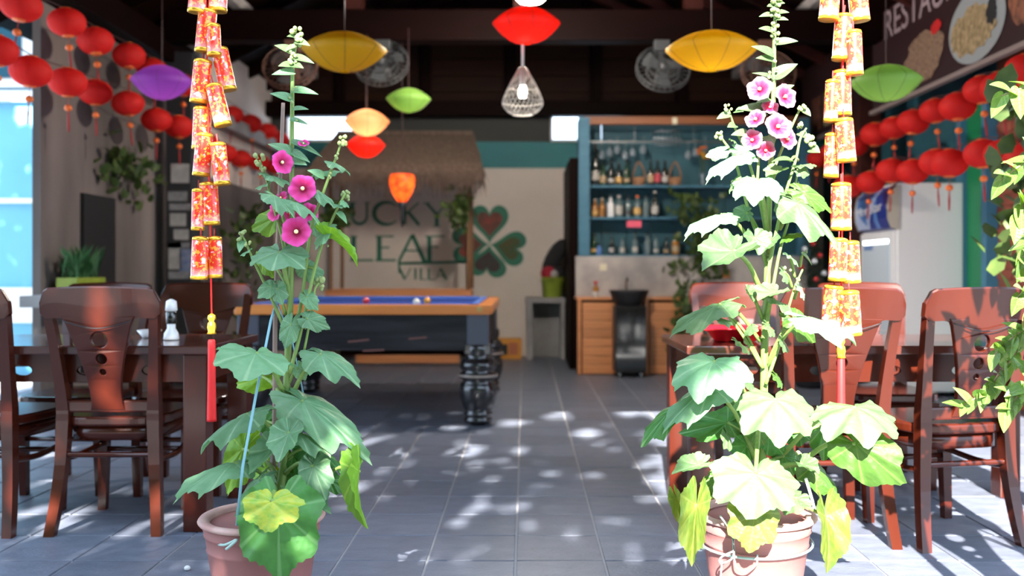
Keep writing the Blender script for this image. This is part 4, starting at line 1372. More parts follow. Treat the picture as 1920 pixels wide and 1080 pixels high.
# split the lettering into one part per character by loose islands ordered along the board
bm = bmesh.new()
me = mb.mesh('tmp', 'sign_letter')
bm.from_mesh(me)
seen = set()
bm.verts.ensure_lookup_table()
for v0 in bm.verts:
    if v0.index in seen:
        continue
    st, isl = [v0], []
    seen.add(v0.index)
    while st:
        v = st.pop()
        isl.append(v)
        for e in v.link_edges:
            u = e.other_vert(v)
            if u.index not in seen:
                seen.add(u.index)
                st.append(u)
    ix = {v.index: k_ for k_, v in enumerate(isl)}
    fcs = {f for v in isl for f in v.link_faces}
    lm = MB()
    lm._add([v.co.copy() for v in isl], [[ix[v.index] for v in f.verts] for f in fcs])
    by_letter.append(lm)
bm.free()
for lm in by_letter:
    lm.wbuild('letter', 'sign_letter', sb_)


def print_disc(name, yc, zc, ry, rz, m_, parent, off, jag=0.0, seed=1, cut=None):
    r2 = random.Random(seed)
    pts = []
    for k_ in range(36):
        a = 2 * PI * k_ / 36
        q = 1 + r2.uniform(-jag, jag)
        y = yc + ry * math.cos(a) * q
        z = zc + rz * math.sin(a) * q
        if cut:
            y = max(y, cut)
        pts.append((SX - off, y, z))
    mb = MB()
    mb._add(pts, [list(range(36))])
    return mb.wbuild(name, m_, parent, recalc=False)


o = print_disc('food_print', 7.53, 2.80, .36, .20, 'food_rice', sb_, .003, .10, 2)
print_disc('garnish_print', 7.30, 2.98, .09, .05, 'paint_red', o, .006, .2, 3)
o = print_disc('plate_print', 6.66, 2.83, .42, .27, 'plate_print', sb_, .003)
print_disc('food_print', 6.70, 2.80, .33, .17, 'food_noodle', o, .006, .12, 5)
print_disc('garnish_print', 6.43, 2.86, .07, .09, 'black_matt', o, .008, .2, 6)
o = print_disc('food_print', 6.0, 2.86, .22, .2, 'food_meat', sb_, .003, .1, 7)
o = print_disc('plate_print', 8.25, 2.68, .22, .10, 'plate_print', sb_, .003)
print_disc('food_print', 8.25, 2.69, .15, .06, 'food_rice', o, .006, .1, 8)
# second board behind the red post
s2 = thing('menu_board', 'dark menu board with printed pictures behind the red post', 'sign', (SX, 10.1, 2.5))
MB().box((SX + .02, 10.1, 2.95), (.03, 1.5, .85)).wbuild('board', 'sign_board', s2)
MB().box((SX, 10.1, 2.52), (.05, 1.52, .035)).wbuild('frame_edge', 'sign_edge', s2)
for y, m_ in ((9.5, 'plate_print'), (9.9, 'food_noodle'), (10.3, 'food_meat')):
    MB().box((SX - .001, y, 2.8), (.006, .28, .36)).wbuild('picture', m_, s2)
# small decorated christmas tree behind the right table
c = P(1520, 560, 8.6)
xt = thing('christmas_tree', 'small dark Christmas tree with red and white baubles beside the fridge', 'tree', (c.x, 8.6, 0))
MB().lathe([(.12, 0), (.14, .02), (.16, .26), (.15, .27), (.13, .04)], 16).build('tub', 'black_matt', xt)
MB().tube([(0, 0, .1), (0, 0, .45)], .025, 8).build('trunk', 'bark', xt)
f = MB()
for i in range(1100):
    z = rnd.uniform(.38, 1.45)
    rr = .30 * (1 - (z - .35) / 1.15) * rnd.uniform(.3, 1)
    a = rnd.uniform(0, 2 * PI)
    p = Vector((rr * math.cos(a), rr * math.sin(a), z))
    d_ = Vector((math.cos(a + rnd.uniform(-.5, .5)), math.sin(a + rnd.uniform(-.5, .5)), rnd.uniform(-.3, .35))) * .09
    s_ = Vector((-d_.y, d_.x, .02)) * .09
    f._add([p - s_, p + s_, p + d_], [[0, 1, 2]])
tag(f.build('needles', 'pine_needle', xt, recalc=False), kind='stuff')
for i in range(16):
    z = .5 + .055 * i
    rr = .28 * (1 - (z - .35) / 1.15) + .01
    a = -PI / 2 + 1.3 * math.sin(i * 2.1)
    MB().sphere((rr * math.cos(a), rr * math.sin(a), z), .026, 10).build('bauble', 'paint_red' if i % 2 else 'paint_white', xt)

# ================================================================== LANTERNS AND LAMPS


def make_string_lantern():
    t = thing('paper_lantern', 'x', 'lantern')
    r = .125
    prof_ = []
    for k_ in range(11):
        a = PI * (.09 + .82 * k_ / 10)
        prof_.append((r * math.sin(a), -.098 * math.cos(a)))
    MB().lathe(prof_, 40, pleat=.06, cap=False).build('shade', 'paper_red', t)
    MB().lathe([(.036, -.098), (.04, -.092), (.036, -.086)], 14).build('lower_collar', 'bead_orange', t)
    MB().lathe([(.036, .086), (.04, .092), (.036, .098)], 14).build('upper_collar', 'bead_orange', t)
    ts = MB().tube([(0, 0, -.096), (0, 0, -.155)], .002, 5).build('tassel_cord', 'thread', t)
    MB().lathe([(.004, -.195), (.022, -.185), (.026, -.17), (.018, -.155), (.004, -.15)], 10).build('bead', 'bead_orange', ts)
    MB().lathe([(.006, -.33), (.008, -.26), (.004, -.195)], 8).build('tassel', 'thread', ts)
    return t


lan0 = make_string_lantern()
first = [True]
ORD = ['first', 'second', 'third', 'fourth', 'fifth', 'sixth', 'seventh', 'eighth', 'ninth', 'tenth', 'eleventh', 'twelfth', 'thirteenth', 'fourteenth', 'fifteenth']


def lantern_string(side, which, X, pts):
    """pts = (px, py) of lantern centres in the photograph, nearest first; all hang on the plane x = X"""
    wp = []
    for i, (px, py) in enumerate(pts):
        d = FPX * abs(X) / abs(px - HX)
        p = P(px, py, d)
        if first[0]:
            o, first[0] = lan0, False
        else:
            o = copy_tree(lan0)
        o.location = (X + rnd.uniform(-.03, .03), d, p.z)
        o.rotation_euler = (rnd.uniform(-.12, .12), rnd.uniform(-.12, .12), rnd.uniform(0, 6))
        s_ = rnd.uniform(.92, 1.05)
        o.scale = (s_, s_, s_)
        tag(o, '%s red paper lantern from the front on the %s %s string' % (ORD[i], which, side), 'lantern', 'red paper lanterns on strings along the %s side' % side)
        wp.append(Vector((X, d, p.z + .10)))
    a = wp[0] + Vector((0, -.8, .12))
    b = wp[-1] + Vector((0, .25, .10))
    tag(MB().tube(spline([a] + wp + [b], 3), .004, 5).wbuild('lantern_cord', 'wire'), 'cord carrying the %s row of red lanterns on the %s' % (which, side), 'cord')


lantern_string('left', 'upper', -3.08, [(48, 10), (118, 42), (181, 77), (240, 105), (288, 132), (340, 160), (388, 182), (440, 215), (470, 232), (498, 246), (520, 262)])
lantern_string('left', 'lower', -3.08, [(0, 95), (61, 134), (122, 154), (183, 173), (244, 194), (291, 225), (331, 238), (385, 266), (425, 288), (455, 298), (485, 305), (515, 312)])
lantern_string('right', 'upper', 3.08, [(1925, 130), (1884, 163), (1835, 168), (1794, 200), (1748, 208), (1711, 229), (1678, 240), (1645, 252), (1600, 275), (1560, 285), (1530, 298)])
lantern_string('right', 'lower', 2.92, [(1925, 300), (1882, 290), (1834, 288), (1788, 306), (1750, 304), (1713, 322), (1672, 320), (1632, 342), (1595, 350)])

SIL = [('silk_yellow', 646, 98, 160, 73, 5.6, 'large yellow silk saucer lantern on the left', 1),
       ('silk_red', 987, 48, 127, 68, 6.2, 'red silk saucer lantern hanging in the middle above the wire lamp', 14),
       ('silk_yellow', 1334, 96, 172, 72, 5.4, 'large yellow silk saucer lantern on the right', 18),
       ('silk_green', 1661, 156, 131, 68, 5.6, 'green silk saucer lantern hanging by the RESTAURANT sign', 10),
       ('silk_purple', 304, 155, 112, 64, 6.6, 'purple silk saucer lantern hanging by the left wall', 18),
       ('silk_green', 766, 188, 84, 45, 8.0, 'small green silk saucer lantern near the middle', 16),
       ('silk_peach', 688, 230, 85, 50, 8.2, 'pale peach silk saucer lantern above the small red one', 40),
       ('silk_red', 686, 274, 73, 44, 8.4, 'small red silk saucer lantern in front of the thatch', 16)]
for m_, px, py, wpx, hpx, d, lb, pw in SIL:
    c = P(px, py, d)
    r = wpx * d / FPX / 2
    h = hpx * d / FPX / 2
    t = thing('silk_lantern', lb, 'lantern', c, group='hanging silk saucer lanterns')
    top, bot = [], []
    for k_ in range(9):
        u = k_ / 8
        a = u * PI / 2
        top.append((max(.03, r * u), h * (.12 + .88 * (1 - u ** 2.1))))
        bot.append((max(.03, r * u), h * (.12 - 1.12 * (1 - u ** 2.3))))
    prof_ = top + bot[::-1][1:]
    MB().lathe(prof_, 32, cap=False).build('silk_shade', m_, t)
    for k_ in range(8):
        a = 2 * PI * k_ / 8 + .2
        MB().tube([(x * 1.004 * math.cos(a), x * 1.004 * math.sin(a), z) for x, z in prof_], .0012 if k_ else .004, 5).build('rib', 'wire', t)
    MB().tube([(0, 0, h), (0, 0, h + .25), (0, 0, min(3.15, max(h + .3, 3.15 - c.z)))], .003, 5).build('hanging_cord', 'wire', t)
    bm_ = bpy.data.materials.new('bulb_%d' % SIL.index((m_, px, py, wpx, hpx, d, lb, pw)))
    bm_.use_nodes = True
    bb = bm_.node_tree.nodes['Principled BSDF']
    bb.inputs['Emission Color'].default_value = (1, .82, .58, 1)
    bb.inputs['Emission Strength'].default_value = pw
    MATS[bm_.name] = bm_
    MB().sphere((0, 0, .0), .035, 12).build('bulb', bm_.name, t)
# orange tulip-shaped lantern with a dark tip
c = P(754, 352, 8.5)
t = thing('tulip_lantern', 'glowing orange tulip-shaped lantern in front of the mural', 'lantern', c)
MB().lathe([(.02, -.15), (.04, -.13), (.085, -.06), (.115, .02), (.118, .08), (.105, .12), (.02, .125)], 20, cap=False).build('shade', 'paper_orange', t)
MB().lathe([(.005, -.36), (.018, -.27), (.012, -.22), (.036, -.16), (.036, -.13)], 12).build('tip', 'black_matt', t)
MB().tube([(0, 0, .12), (0, 0, 3.155 - c.z)], .003, 5).build('hanging_cord', 'wire', t)
MB().sphere((0, 0, .0), .04, 12).build('bulb', 'bulb_soft', t)
# wire teardrop lamp on a white rod
d = 6.5
c = P(980, 172, d)
t = thing('wire_lamp', 'teardrop lamp of pale wire with a lit bulb on a white rod', 'lamp', c)
tear = [(.022, .168), (.045, .13), (.085, .06), (.125, -.02), (.142, -.075), (.135, -.105), (.105, -.14), (.075, -.158)]
for k_ in range(26):
    a = 2 * PI * k_ / 26
    MB().tube(spline([(x * math.cos(a + i * .16), x * math.sin(a + i * .16), z) for i, (x, z) in enumerate(tear)], 2), .0028, 4).build('wire_strand', 'white_wire', t)
for r_, z in ((.142, -.075), (.075, -.158), (.1, .03)):
    MB().tube([(r_ * math.cos(2 * PI * k_ / 24), r_ * math.sin(2 * PI * k_ / 24), z) for k_ in range(25)], .004, 5, cap=False).build('hoop', 'white_wire', t)
MB().tube([(0, 0, .14), (0, 0, .50), (0, 0, 1.1)], .010, 8).build('rod', 'white_metal', t)
MB().lathe([(.02, .05), (.022, .07), (.02, .16), (.008, .17)], 12).build('socket', 'white_metal', t)
MB().lathe([(.006, -.05), (.024, -.042), (.031, -.015), (.029, .015), (.018, .05)], 16).build('bulb', 'bulb', t)
ld = bpy.data.lights.new('wire_lamp_light', 'POINT')
ld.energy = 1.5
ld.color = (1, .9, .75)
ld.shadow_soft_size = .05
lo = bpy.data.objects.new('wire_lamp_light', ld)
COL.objects.link(lo)
lo.parent = t
lo.location = (0, 0, -.09)
# round white ceiling lamp, its lower rim at the top of the picture
c = P(995, -2, 7.0)
t = thing('ceiling_lamp', 'round white lit ceiling lamp at the very top of the picture', 'lamp', c)
MB().lathe([(.02, .0), (.09, -.02), (.112, .0), (.112, .03), (.10, .06), (.02, .08)], 24).build('shade', 'lamp_lit', t)
MB().tube([(0, 0, .07), (0, 0, 1.5)], .008, 6).build('rod', 'white_metal', t)
ld = bpy.data.lights.new('ceiling_lamp_light', 'POINT')
ld.energy = 170
ld.color = (1, .90, .78)
ld.shadow_soft_size = .1
lo = bpy.data.objects.new('ceiling_lamp_light', ld)
COL.objects.link(lo)
lo.parent = t
lo.location = (0, 0, -.16)

# added fill lights, unseen behind the tie beam, brightening the back of the room
for i, x in enumerate((-1.6, 1.2)):
    t = thing('added_fill_lamp', 'added unseen fill light on the far side of the tie beam, over the %s' % ('thatched bar' if i == 0 else 'bottle shelves'), 'lamp', (x, 8.66, 3.2), group='added fill lights behind the tie beam')
    MB().box((0, -.03, .02), (1.24, .05, .05), bev=.006).build('housing', 'white_metal', t)
    MB().tube([(-.6, .02, -.0), (.6, .02, -.0)], .013, 10).build('tube', 'lamp_lit', t)
    ld = bpy.data.lights.new('fill_light', 'AREA')
    ld.shape = 'RECTANGLE'
    ld.size, ld.size_y = 1.2, .05
    ld.energy = 9 if i == 0 else 6
    ld.color = (1, .90, .78)
    lo = bpy.data.objects.new('fill_light', ld)
    COL.objects.link(lo)
    lo.parent = t
    lo.location = (0, .05, -.01)
    lo.rotation_euler = Vector((0, .42, -.91)).to_track_quat('-Z', 'Y').to_euler()
# fans under the tie beam
for px, py, m_, lb in ((716, 122, 'fan_grey', 'grey fan under the tie beam behind the left yellow lantern'), (1243, 132, 'fan_grey', 'grey fan under the tie beam behind the right yellow lantern'),
                       (545, 128, 'fan_brown', 'dark brown fan under the tie beam near the left wall'), (1440, 140, 'fan_brown', 'brown fan under the tie beam behind the pale hollyhock')):
    c = P(px, py, 8.35)
    t = thing('wall_fan', lb, 'fan', c, group='fans under the tie beam')
    tilt = Matrix.Rotation(R(62), 3, 'X')
    r = .24
    for rr, zz in ((r, 0), (r * .99, .05), (r * .6, .07), (r * .6, -.02)):
        MB().tube([tilt @ Vector((rr * math.cos(2 * PI * k_ / 28), rr * math.sin(2 * PI * k_ / 28), zz)) for k_ in range(29)], .006, 5, cap=False).build('guard_ring', m_, t)
    for k_ in range(28):
        a = 2 * PI * k_ / 28
        MB().tube([tilt @ Vector((q * math.cos(a), q * math.sin(a), z)) for q, z in ((.04, .085), (r * .6, .07), (r, .03), (r, 0), (r * .6, -.02), (.05, -.03))], .002, 4).build('guard_wire', m_, t)
    for k_ in range(3):
        a = 2 * PI * k_ / 3 + .4
        ca, sa = math.cos(a), math.sin(a)
        q = [(.03, -.02, .03), (.19, -.075, .045), (.205, .02, .03), (.18, .075, .015), (.03, .03, .02)]
        mb = MB()
        mb._add([tilt @ Vector((x * ca - y * sa, x * sa + y * ca, z)) for x, y, z in q], [[0, 1, 2, 3, 4]])
        mb.build('blade', 'fan_blade', t, recalc=False)
    MB().lathe([(.03, .0), (.045, .02), (.045, .06), (.02, .09)], 16, mt=tilt).build('hub', 'fan_grey', t)
    MB().lathe([(.03, -.16), (.06, -.14), (.06, -.03), (.03, -.02)], 16, mt=tilt).build('motor', m_, t)
    MB().bar((0, .12, .05), (0, .1, 3.17 - c.z), .03, .03).build('bracket', m_, t)
    MB().box((0, .08, 3.1 - c.z), (.14, .1, .1), bev=.01).build('mount', m_, t)

# ================================================================== FIRECRACKER STRINGS


def firecrackers(label, d0, tubes, cord, tassel):
    t = thing('firecracker_string', label, 'decoration', P(cord[0], tassel[3], d0))
    for i, (x0, y0, x1, y1, w_) in enumerate(tubes):
        d = d0 + (-.022, .018, .0)[i % 3]
        a, b = P(x1, y1, d), P(x0, y0, d)             # a = foot, b = head
        ax = (b - a)
        L_ = ax.length
        r = w_ * d / FPX / 2
        mt = ax.to_track_quat('Z', 'Y').to_matrix().to_4x4()
        mt.translation = a - worg(t)
        o = MB().lathe([(r * .98, .004), (r, .01), (r * .97, L_ - .012), (r * .90, L_ - .004), (r * .80, L_)], 20).build('firecracker', 'firecracker_paper', t)
        o.matrix_local = mt
        MB().lathe([(r * .86, -.001), (r * 1.02, 0), (r * 1.03, .010), (r * .99, .012)], 20).build('gold_foot', 'gold', o)
        MB().lathe([(r * 1.0, L_ - .012), (r * .93, L_ - .002), (r * .55, L_ + .002), (.004, L_ + .003)], 20).build('gold_cap', 'gold', o)
        MB().tube([(0, 0, L_), (0, 0, L_ + .03)], .0025, 5).build('fuse', 'thread', o)
    MB().tube([P(cord[0], -700, d0), P(cord[0] - 2, 0, d0), P(cord[1], 300, d0), P(cord[2], tassel[0], d0)], .003, 6).wbuild('red_cord', 'tassel_red', t)
    x = cord[2]
    k_ = d0 / FPX
    p = P(x, tassel[0], d0)
    MB().lathe([(.004, 0), (.012, -.006), (.014, -.016), (.008, -.026), (.013, -.032), (.015, -.046), (.012, -.06), (.016, -.068)], 16, p).wbuild('gold_bead', 'gold', t)
    z0, z1 = P(x, tassel[1], d0).z, P(x, tassel[3], d0).z
    MB().lathe([(.010, z0 + .006), (.0125, z0), (.0135, (z0 + z1) / 2), (.016, z1 + .01), (.0165, z1), (.004, z1 + .004)], 14, (p.x, p.y, 0), pleat=.12).wbuild('tassel', 'tassel_red', t)
    return t


firecrackers('red and gold firecracker string with a long red tassel hanging on the left', 3.12,
             [(376, -62, 368, 24, 32), (411, -62, 408, 22, 34), (390, 18, 383, 98, 35), (400, 45, 402, 105, 26), (411, 90, 428, 170, 32), (381, 112, 373, 193, 34), (400, 158, 419, 236, 32),
              (380, 200, 377, 280, 34), (384, 250, 377, 330, 32), (408, 268, 417, 347, 30), (391, 342, 395, 422, 34), (372, 354, 371, 432, 24), (376, 444, 373, 524, 31), (402, 444, 403, 521, 28)],
             (388, 392, 397), (588, 640, 0, 790))
firecrackers('sunlit gold and red firecracker string with a tassel hanging on the right', 3.05,
             [(1561, -55, 1553, 38, 36), (1604, -55, 1613, 40, 36), (1583, 27, 1577, 113, 34), (1600, 57, 1603, 141, 31), (1578, 132, 1579, 217, 35), (1561, 150, 1557, 229, 26), (1582, 222, 1588, 304, 35),
              (1561, 250, 1558, 333, 28), (1577, 343, 1577, 432, 38), (1573, 447, 1570, 527, 34), (1594, 452, 1597, 531, 34), (1564, 535, 1557, 618, 36), (1592, 545, 1597, 629, 38)],
             (1583, 1580, 1577), (632, 660, 0, 806))

# ================================================================== HOLLYHOCKS


def leaf_mesh(kind, seed, mname):
    """hollyhock leaf: stalk joint at the origin, tip at +y = 1, upper side +z"""
    r2 = random.Random(seed)
    NA, NR = 66, 8
    vs, fs = [(0, 0, 0)], []
    ph2, ph3 = r2.uniform(0, 6), r2.uniform(0, 6)
    jit = [r2.uniform(-.035, .025) for _ in range(NA + 1)]
    amp = 1.0
    ph = r2.uniform(0, 6)
    for i in range(NR):
        q = (i + 1) / NR
        for k_ in range(NA + 1):
            th = -PI * .955 + 2 * PI * .955 * k_ / NA
            a = abs(th)
            if kind == 'lance':
                rad = (math.cos(a * .5) ** 2.2) * .98 + .08
                wsc = .62
            else:
                rad = 1.0 - .12 * (a / PI * 2 if a < PI / 2 else 1) - (.46 * ((a - PI / 2) / (PI / 2)) if a > PI / 2 else 0)
                rad *= 1 + .075 * math.cos(th * 7.2) + .02 * math.cos(th * 33 + ph) + jit[k_] * q ** 4
                if a > PI * .86:
                    rad *= 1 - .55 * ((a - PI * .86) / (PI * .095)) ** 1.5
                wsc = .82
            rr = rad * q
            x, y = rr * math.sin(th) * wsc, rr * math.cos(th)
            if kind == 'lance' and y > 0:
                x *= max(0.0, 1.06 - y) ** .45
            if kind == 'droop':
                z = -.32 * rr * rr + .05 * rr * math.cos(th * 7.2) * -1 + .05 * math.sin(th * 3 + ph) * q * q
            elif kind == 'cup':
                z = .28 * rr * rr * (.4 + abs(math.sin(th))) - .12 * y * abs(y) - .045 * rr * math.cos(th * 7.2) + .04 * math.sin(th * 4 + ph) * q * q
            elif kind == 'fold':
                z = .50 * abs(x) - .38 * y * abs(y) - .03 * rr * math.cos(th * 7.2) + .05 * math.sin(th * 3 + ph) * q
            elif kind == 'lance':
                z = .25 * abs(x) - .15 * y * y
            else:
                z = -.16 * rr * rr - .045 * rr * math.cos(th * 7.2) + .07 * math.sin(th * 2.5 + ph) * q * q
            if kind != 'lance':
                z += q ** 3 * (.035 * math.sin(th * 9 + ph2) + .02 * math.sin(th * 17 + ph3)) + .012 * math.sin(x * 19 + ph) * math.sin(y * 17 + ph2)
            vs.append((x, y, z))
    W = NA + 1
    for k_ in range(NA):
        fs.append([0, 1 + k_ + 1, 1 + k_])
    for i in range(NR - 1):
        for k_ in range(NA):
            a0 = 1 + i * W + k_
            fs.append([a0, a0 + 1, a0 + W + 1, a0 + W])
    mb = MB()
    mb._add(vs, fs, True)
    return mb.mesh('leaf', mname, recalc=False)


LM = {}


def leaf(root, base, tip, width, d, dd=0.0, kind='flat', m_='leaf_green', stalk=None, face=(0, -.75, .8), ds=0.0, sd=None, roll=0.0):
    """base/tip in photo px at depth d (tip at d+dd); width in px; stalk = stem px the petiole grows from"""
    key = (kind, m_, rnd.randint(0, 1))
    if key not in LM:
        LM[key] = leaf_mesh(kind, hash(kind) % 100 + key[2] * 7 if False else len(LM) + 3, m_)
    A, B = P(*base, d), P(*tip, d + dd)
    yv = B - A
    L_ = yv.length
    yv.normalize()
    fz = Vector(face).normalized()
    zv = fz - yv * fz.dot(yv)
    if zv.length < .05:
        zv = Vector((0, 0, 1)) - yv * yv.z
    zv.normalize()
    xv = yv.cross(zv)
    wm = width * d / FPX
    ws = wm / (.52 if kind == 'lance' else 1.42)
    mt = Matrix((xv * ws, yv * L_, zv * max(ws, L_) * .9)).transposed().to_4x4()
    if roll:
        mt = mt @ Matrix.Rotation(roll, 4, 'Y')
    mt.translation = A - worg(root)
    o = bpy.data.objects.new('leaf', LM[key])
    COL.objects.link(o)
    o.parent = root
    o.matrix_local = mt
    if stalk:
        wmt = mt.copy()
        wmt.translation = A
        S = P(*stalk, (sd if sd else root['axis_depth']))
        mid = (S + A) / 2 + Vector((0, 0, .025 * (A - S).length / .2))
        r_ = .0035 + .004 * min(1, wm / .15)
        b = MB().tube(spline([S, mid, A], 4), [r_ * 1.1] * 3 + [r_] * 3 + [r_ * .85] * 3, 6)
        po = bpy.data.objects.new('petiole', b.mesh('petiole', 'stem_green', mtinv=wmt.inverted()))
        COL.objects.link(po)
        po.parent = o
    return o


def flower(root, c, rpx, d, m_, face=(0, -1, .15), sd=1):
    r2 = random.Random(sd)
    if m_ not in LM:
        NA, NR = 60, 8
        vs, fs = [(0, 0, -.42)], []
        for i in range(NR):
            q = (i + 1) / NR
            for k_ in range(NA):
                th = 2 * PI * k_ / NA
                rad = q * (1 + .05 * math.cos(5 * th) + .02 * math.cos(17 * th))
                z = -.42 + .52 * q ** .62 - .10 * q ** 4 + .07 * q * q * math.sin(8 * th + 1) + .035 * q * math.cos(5 * th)
                vs.append((rad * math.cos(th), rad * math.sin(th), z))
        for k_ in range(NA):
            fs.append([0, 1 + k_, 1 + (k_ + 1) % NA])
        for i in range(NR - 1):
            for k_ in range(NA):
                fs.append([1 + i * NA + k_, 1 + (i + 1) * NA + k_, 1 + (i + 1) * NA + (k_ + 1) % NA, 1 + i * NA + (k_ + 1) % NA])
        mb = MB()
        mb._add(vs, fs, True)
        LM[m_] = mb.mesh('flower', m_, recalc=False)
        LM['stamen'] = MB().lathe([(.05, -.40), (.07, -.25), (.13, -.12), (.15, -.02), (.10, .06), (.02, .09)], 12).mesh('stamen', 'stamen')
        LM['calyx'] = MB().lathe([(.05, -.66), (.12, -.58), (.24, -.40), (.30, -.22), (.27, -.24), (.20, -.40)], 10).mesh('calyx', 'stem_green')
    A = P(*c, d)
    z = Vector(face).normalized()
    q = z.to_track_quat('Z', 'Y').to_matrix().to_4x4() @ Matrix.Rotation(r2.uniform(0, 6), 4, 'Z')
    r_ = rpx * d / FPX
    mt = q @ Matrix.Scale(r_, 4)
    mt.translation = A - worg(root)
    o = bpy.data.objects.new('flower', LM[m_])
    COL.objects.link(o)
    o.parent = root
    o.matrix_local = mt
    for nm in ('stamen', 'calyx'):
        s_ = bpy.data.objects.new(nm, LM[nm])
        COL.objects.link(s_)
        s_.parent = o
    return o


def buds(root, c, rpx, d, n_=7, sd=1):
    r2 = random.Random(sd)
    A = P(*c, d)
    k_ = d / FPX
    for i in range(n_):
        rr = rpx * k_
        p = A + Vector((r2.uniform(-.8, .8) * rr, r2.uniform(-.6, .6) * rr, r2.uniform(-1, 1) * rr))
        s_ = rr * r2.uniform(.32, .5)
        mb = MB().lathe([(.02 * s_, -1.1 * s_), (.7 * s_, -.7 * s_), (1.0 * s_, 0), (.8 * s_, .7 * s_), (.1 * s_, 1.15 * s_)], 8, p)
        mb.wbuild('bud', 'bud', root)


def pot(root, X, D, zr, r, m_='terracotta'):
    MB().lathe([(r * .66, 0), (r * .68, .006), (r * .80, zr * .45), (r * .865, zr * .70), (r * .885, zr * .71), (r * .87, zr * .72), (r * .90, zr * .84), (r * .925, zr * .85), (r * .91, zr * .86), (r * .96, zr * .95)], 40, (X, D, 0)).wbuild('pot', m_, root)
    MB().lathe([(r * .96, zr * .945), (r * 1.0, zr * .955), (r * 1.02, zr * .975), (r * .99, zr), (r * .90, zr), (r * .84, zr * .985), (r * .82, zr * .90), (r * .80, zr * .80)], 40, (X, D, 0), cap=False).wbuild('pot_rim', 'pot_rim', root)
    so = MB()
    r2 = random.Random(4)
    vs, fs = [(X, D, zr * .90)], []
    for i in range(1, 7):
        for k_ in range(28):
            a = 2 * PI * k_ / 28
            vs.append((X + r * .83 * i / 6 * math.cos(a), D + r * .83 * i / 6 * math.sin(a), zr * .89 + r2.uniform(-.006, .008)))
    for k_ in range(28):
        fs.append([0, 1 + k_, 1 + (k_ + 1) % 28])
    for i in range(5):
        for k_ in range(28):
            fs.append([1 + i * 28 + k_, 1 + (i + 1) * 28 + k_, 1 + (i + 1) * 28 + (k_ + 1) % 28, 1 + i * 28 + (k_ + 1) % 28])
    so._add(vs, fs, True)
    so.wbuild('soil', 'soil', root)


def stem(root, pts, d, r0, r1, name='stem', m_='stem_green', dz=0.0):
    p = [P(x, y, d + dz * i / max(1, len(pts) - 1)) for i, (x, y) in enumerate(pts)]
    s_ = spline(p, 4)
    n_ = len(s_)
    MB().tube(s_, [r0 + (r1 - r0) * i / (n_ - 1) for i in range(n_)], 8).wbuild(name, m_, root)


# ---------------- left plant, in the shade
D = 2.86
lx = px2x(492, D)
hl = thing('potted_hollyhock', 'tall hollyhock with magenta flowers in a terracotta pot on the left, in shade', 'plant', (lx, D, 0))
hl['axis_depth'] = D
pot(hl, lx, D, .325, .186)
stem(hl, [(517, 968), (528, 900), (536, 820), (538, 700), (543, 600), (546, 500), (548, 400), (547, 300), (548, 200), (549, 130), (553, 95), (557, 62)], D, .0135, .004)
stem(hl, [(508, 975), (515, 800), (516, 600), (523, 400), (531, 193)], D + .035, .0085, .006, 'stake', 'stake')
stem(hl, [(547, 640), (566, 560), (583, 430), (603, 370), (618, 328), (632, 290), (642, 262)], D - .01, .0065, .003)
stem(hl, [(543, 700), (562, 630), (590, 505), (611, 440), (634, 388), (648, 362)], D - .03, .0065, .003)
stem(hl, [(537, 625), (520, 585), (500, 540), (476, 490), (461, 455), (452, 438)], D - .01, .0055, .003)
stem(hl, [(541, 520), (527, 440), (508, 370), (498, 330), (487, 300)], D, .005, .003)
stem(hl, [(570, 660), (585, 580), (590, 545), (598, 530)], D - .03, .004, .003)
G, DP, BR, YL = 'leaf_green', 'leaf_deep', 'leaf_bright', 'leaf_yellow'
UP = (0, -.3, 1)
FR = (0, -1, .35)
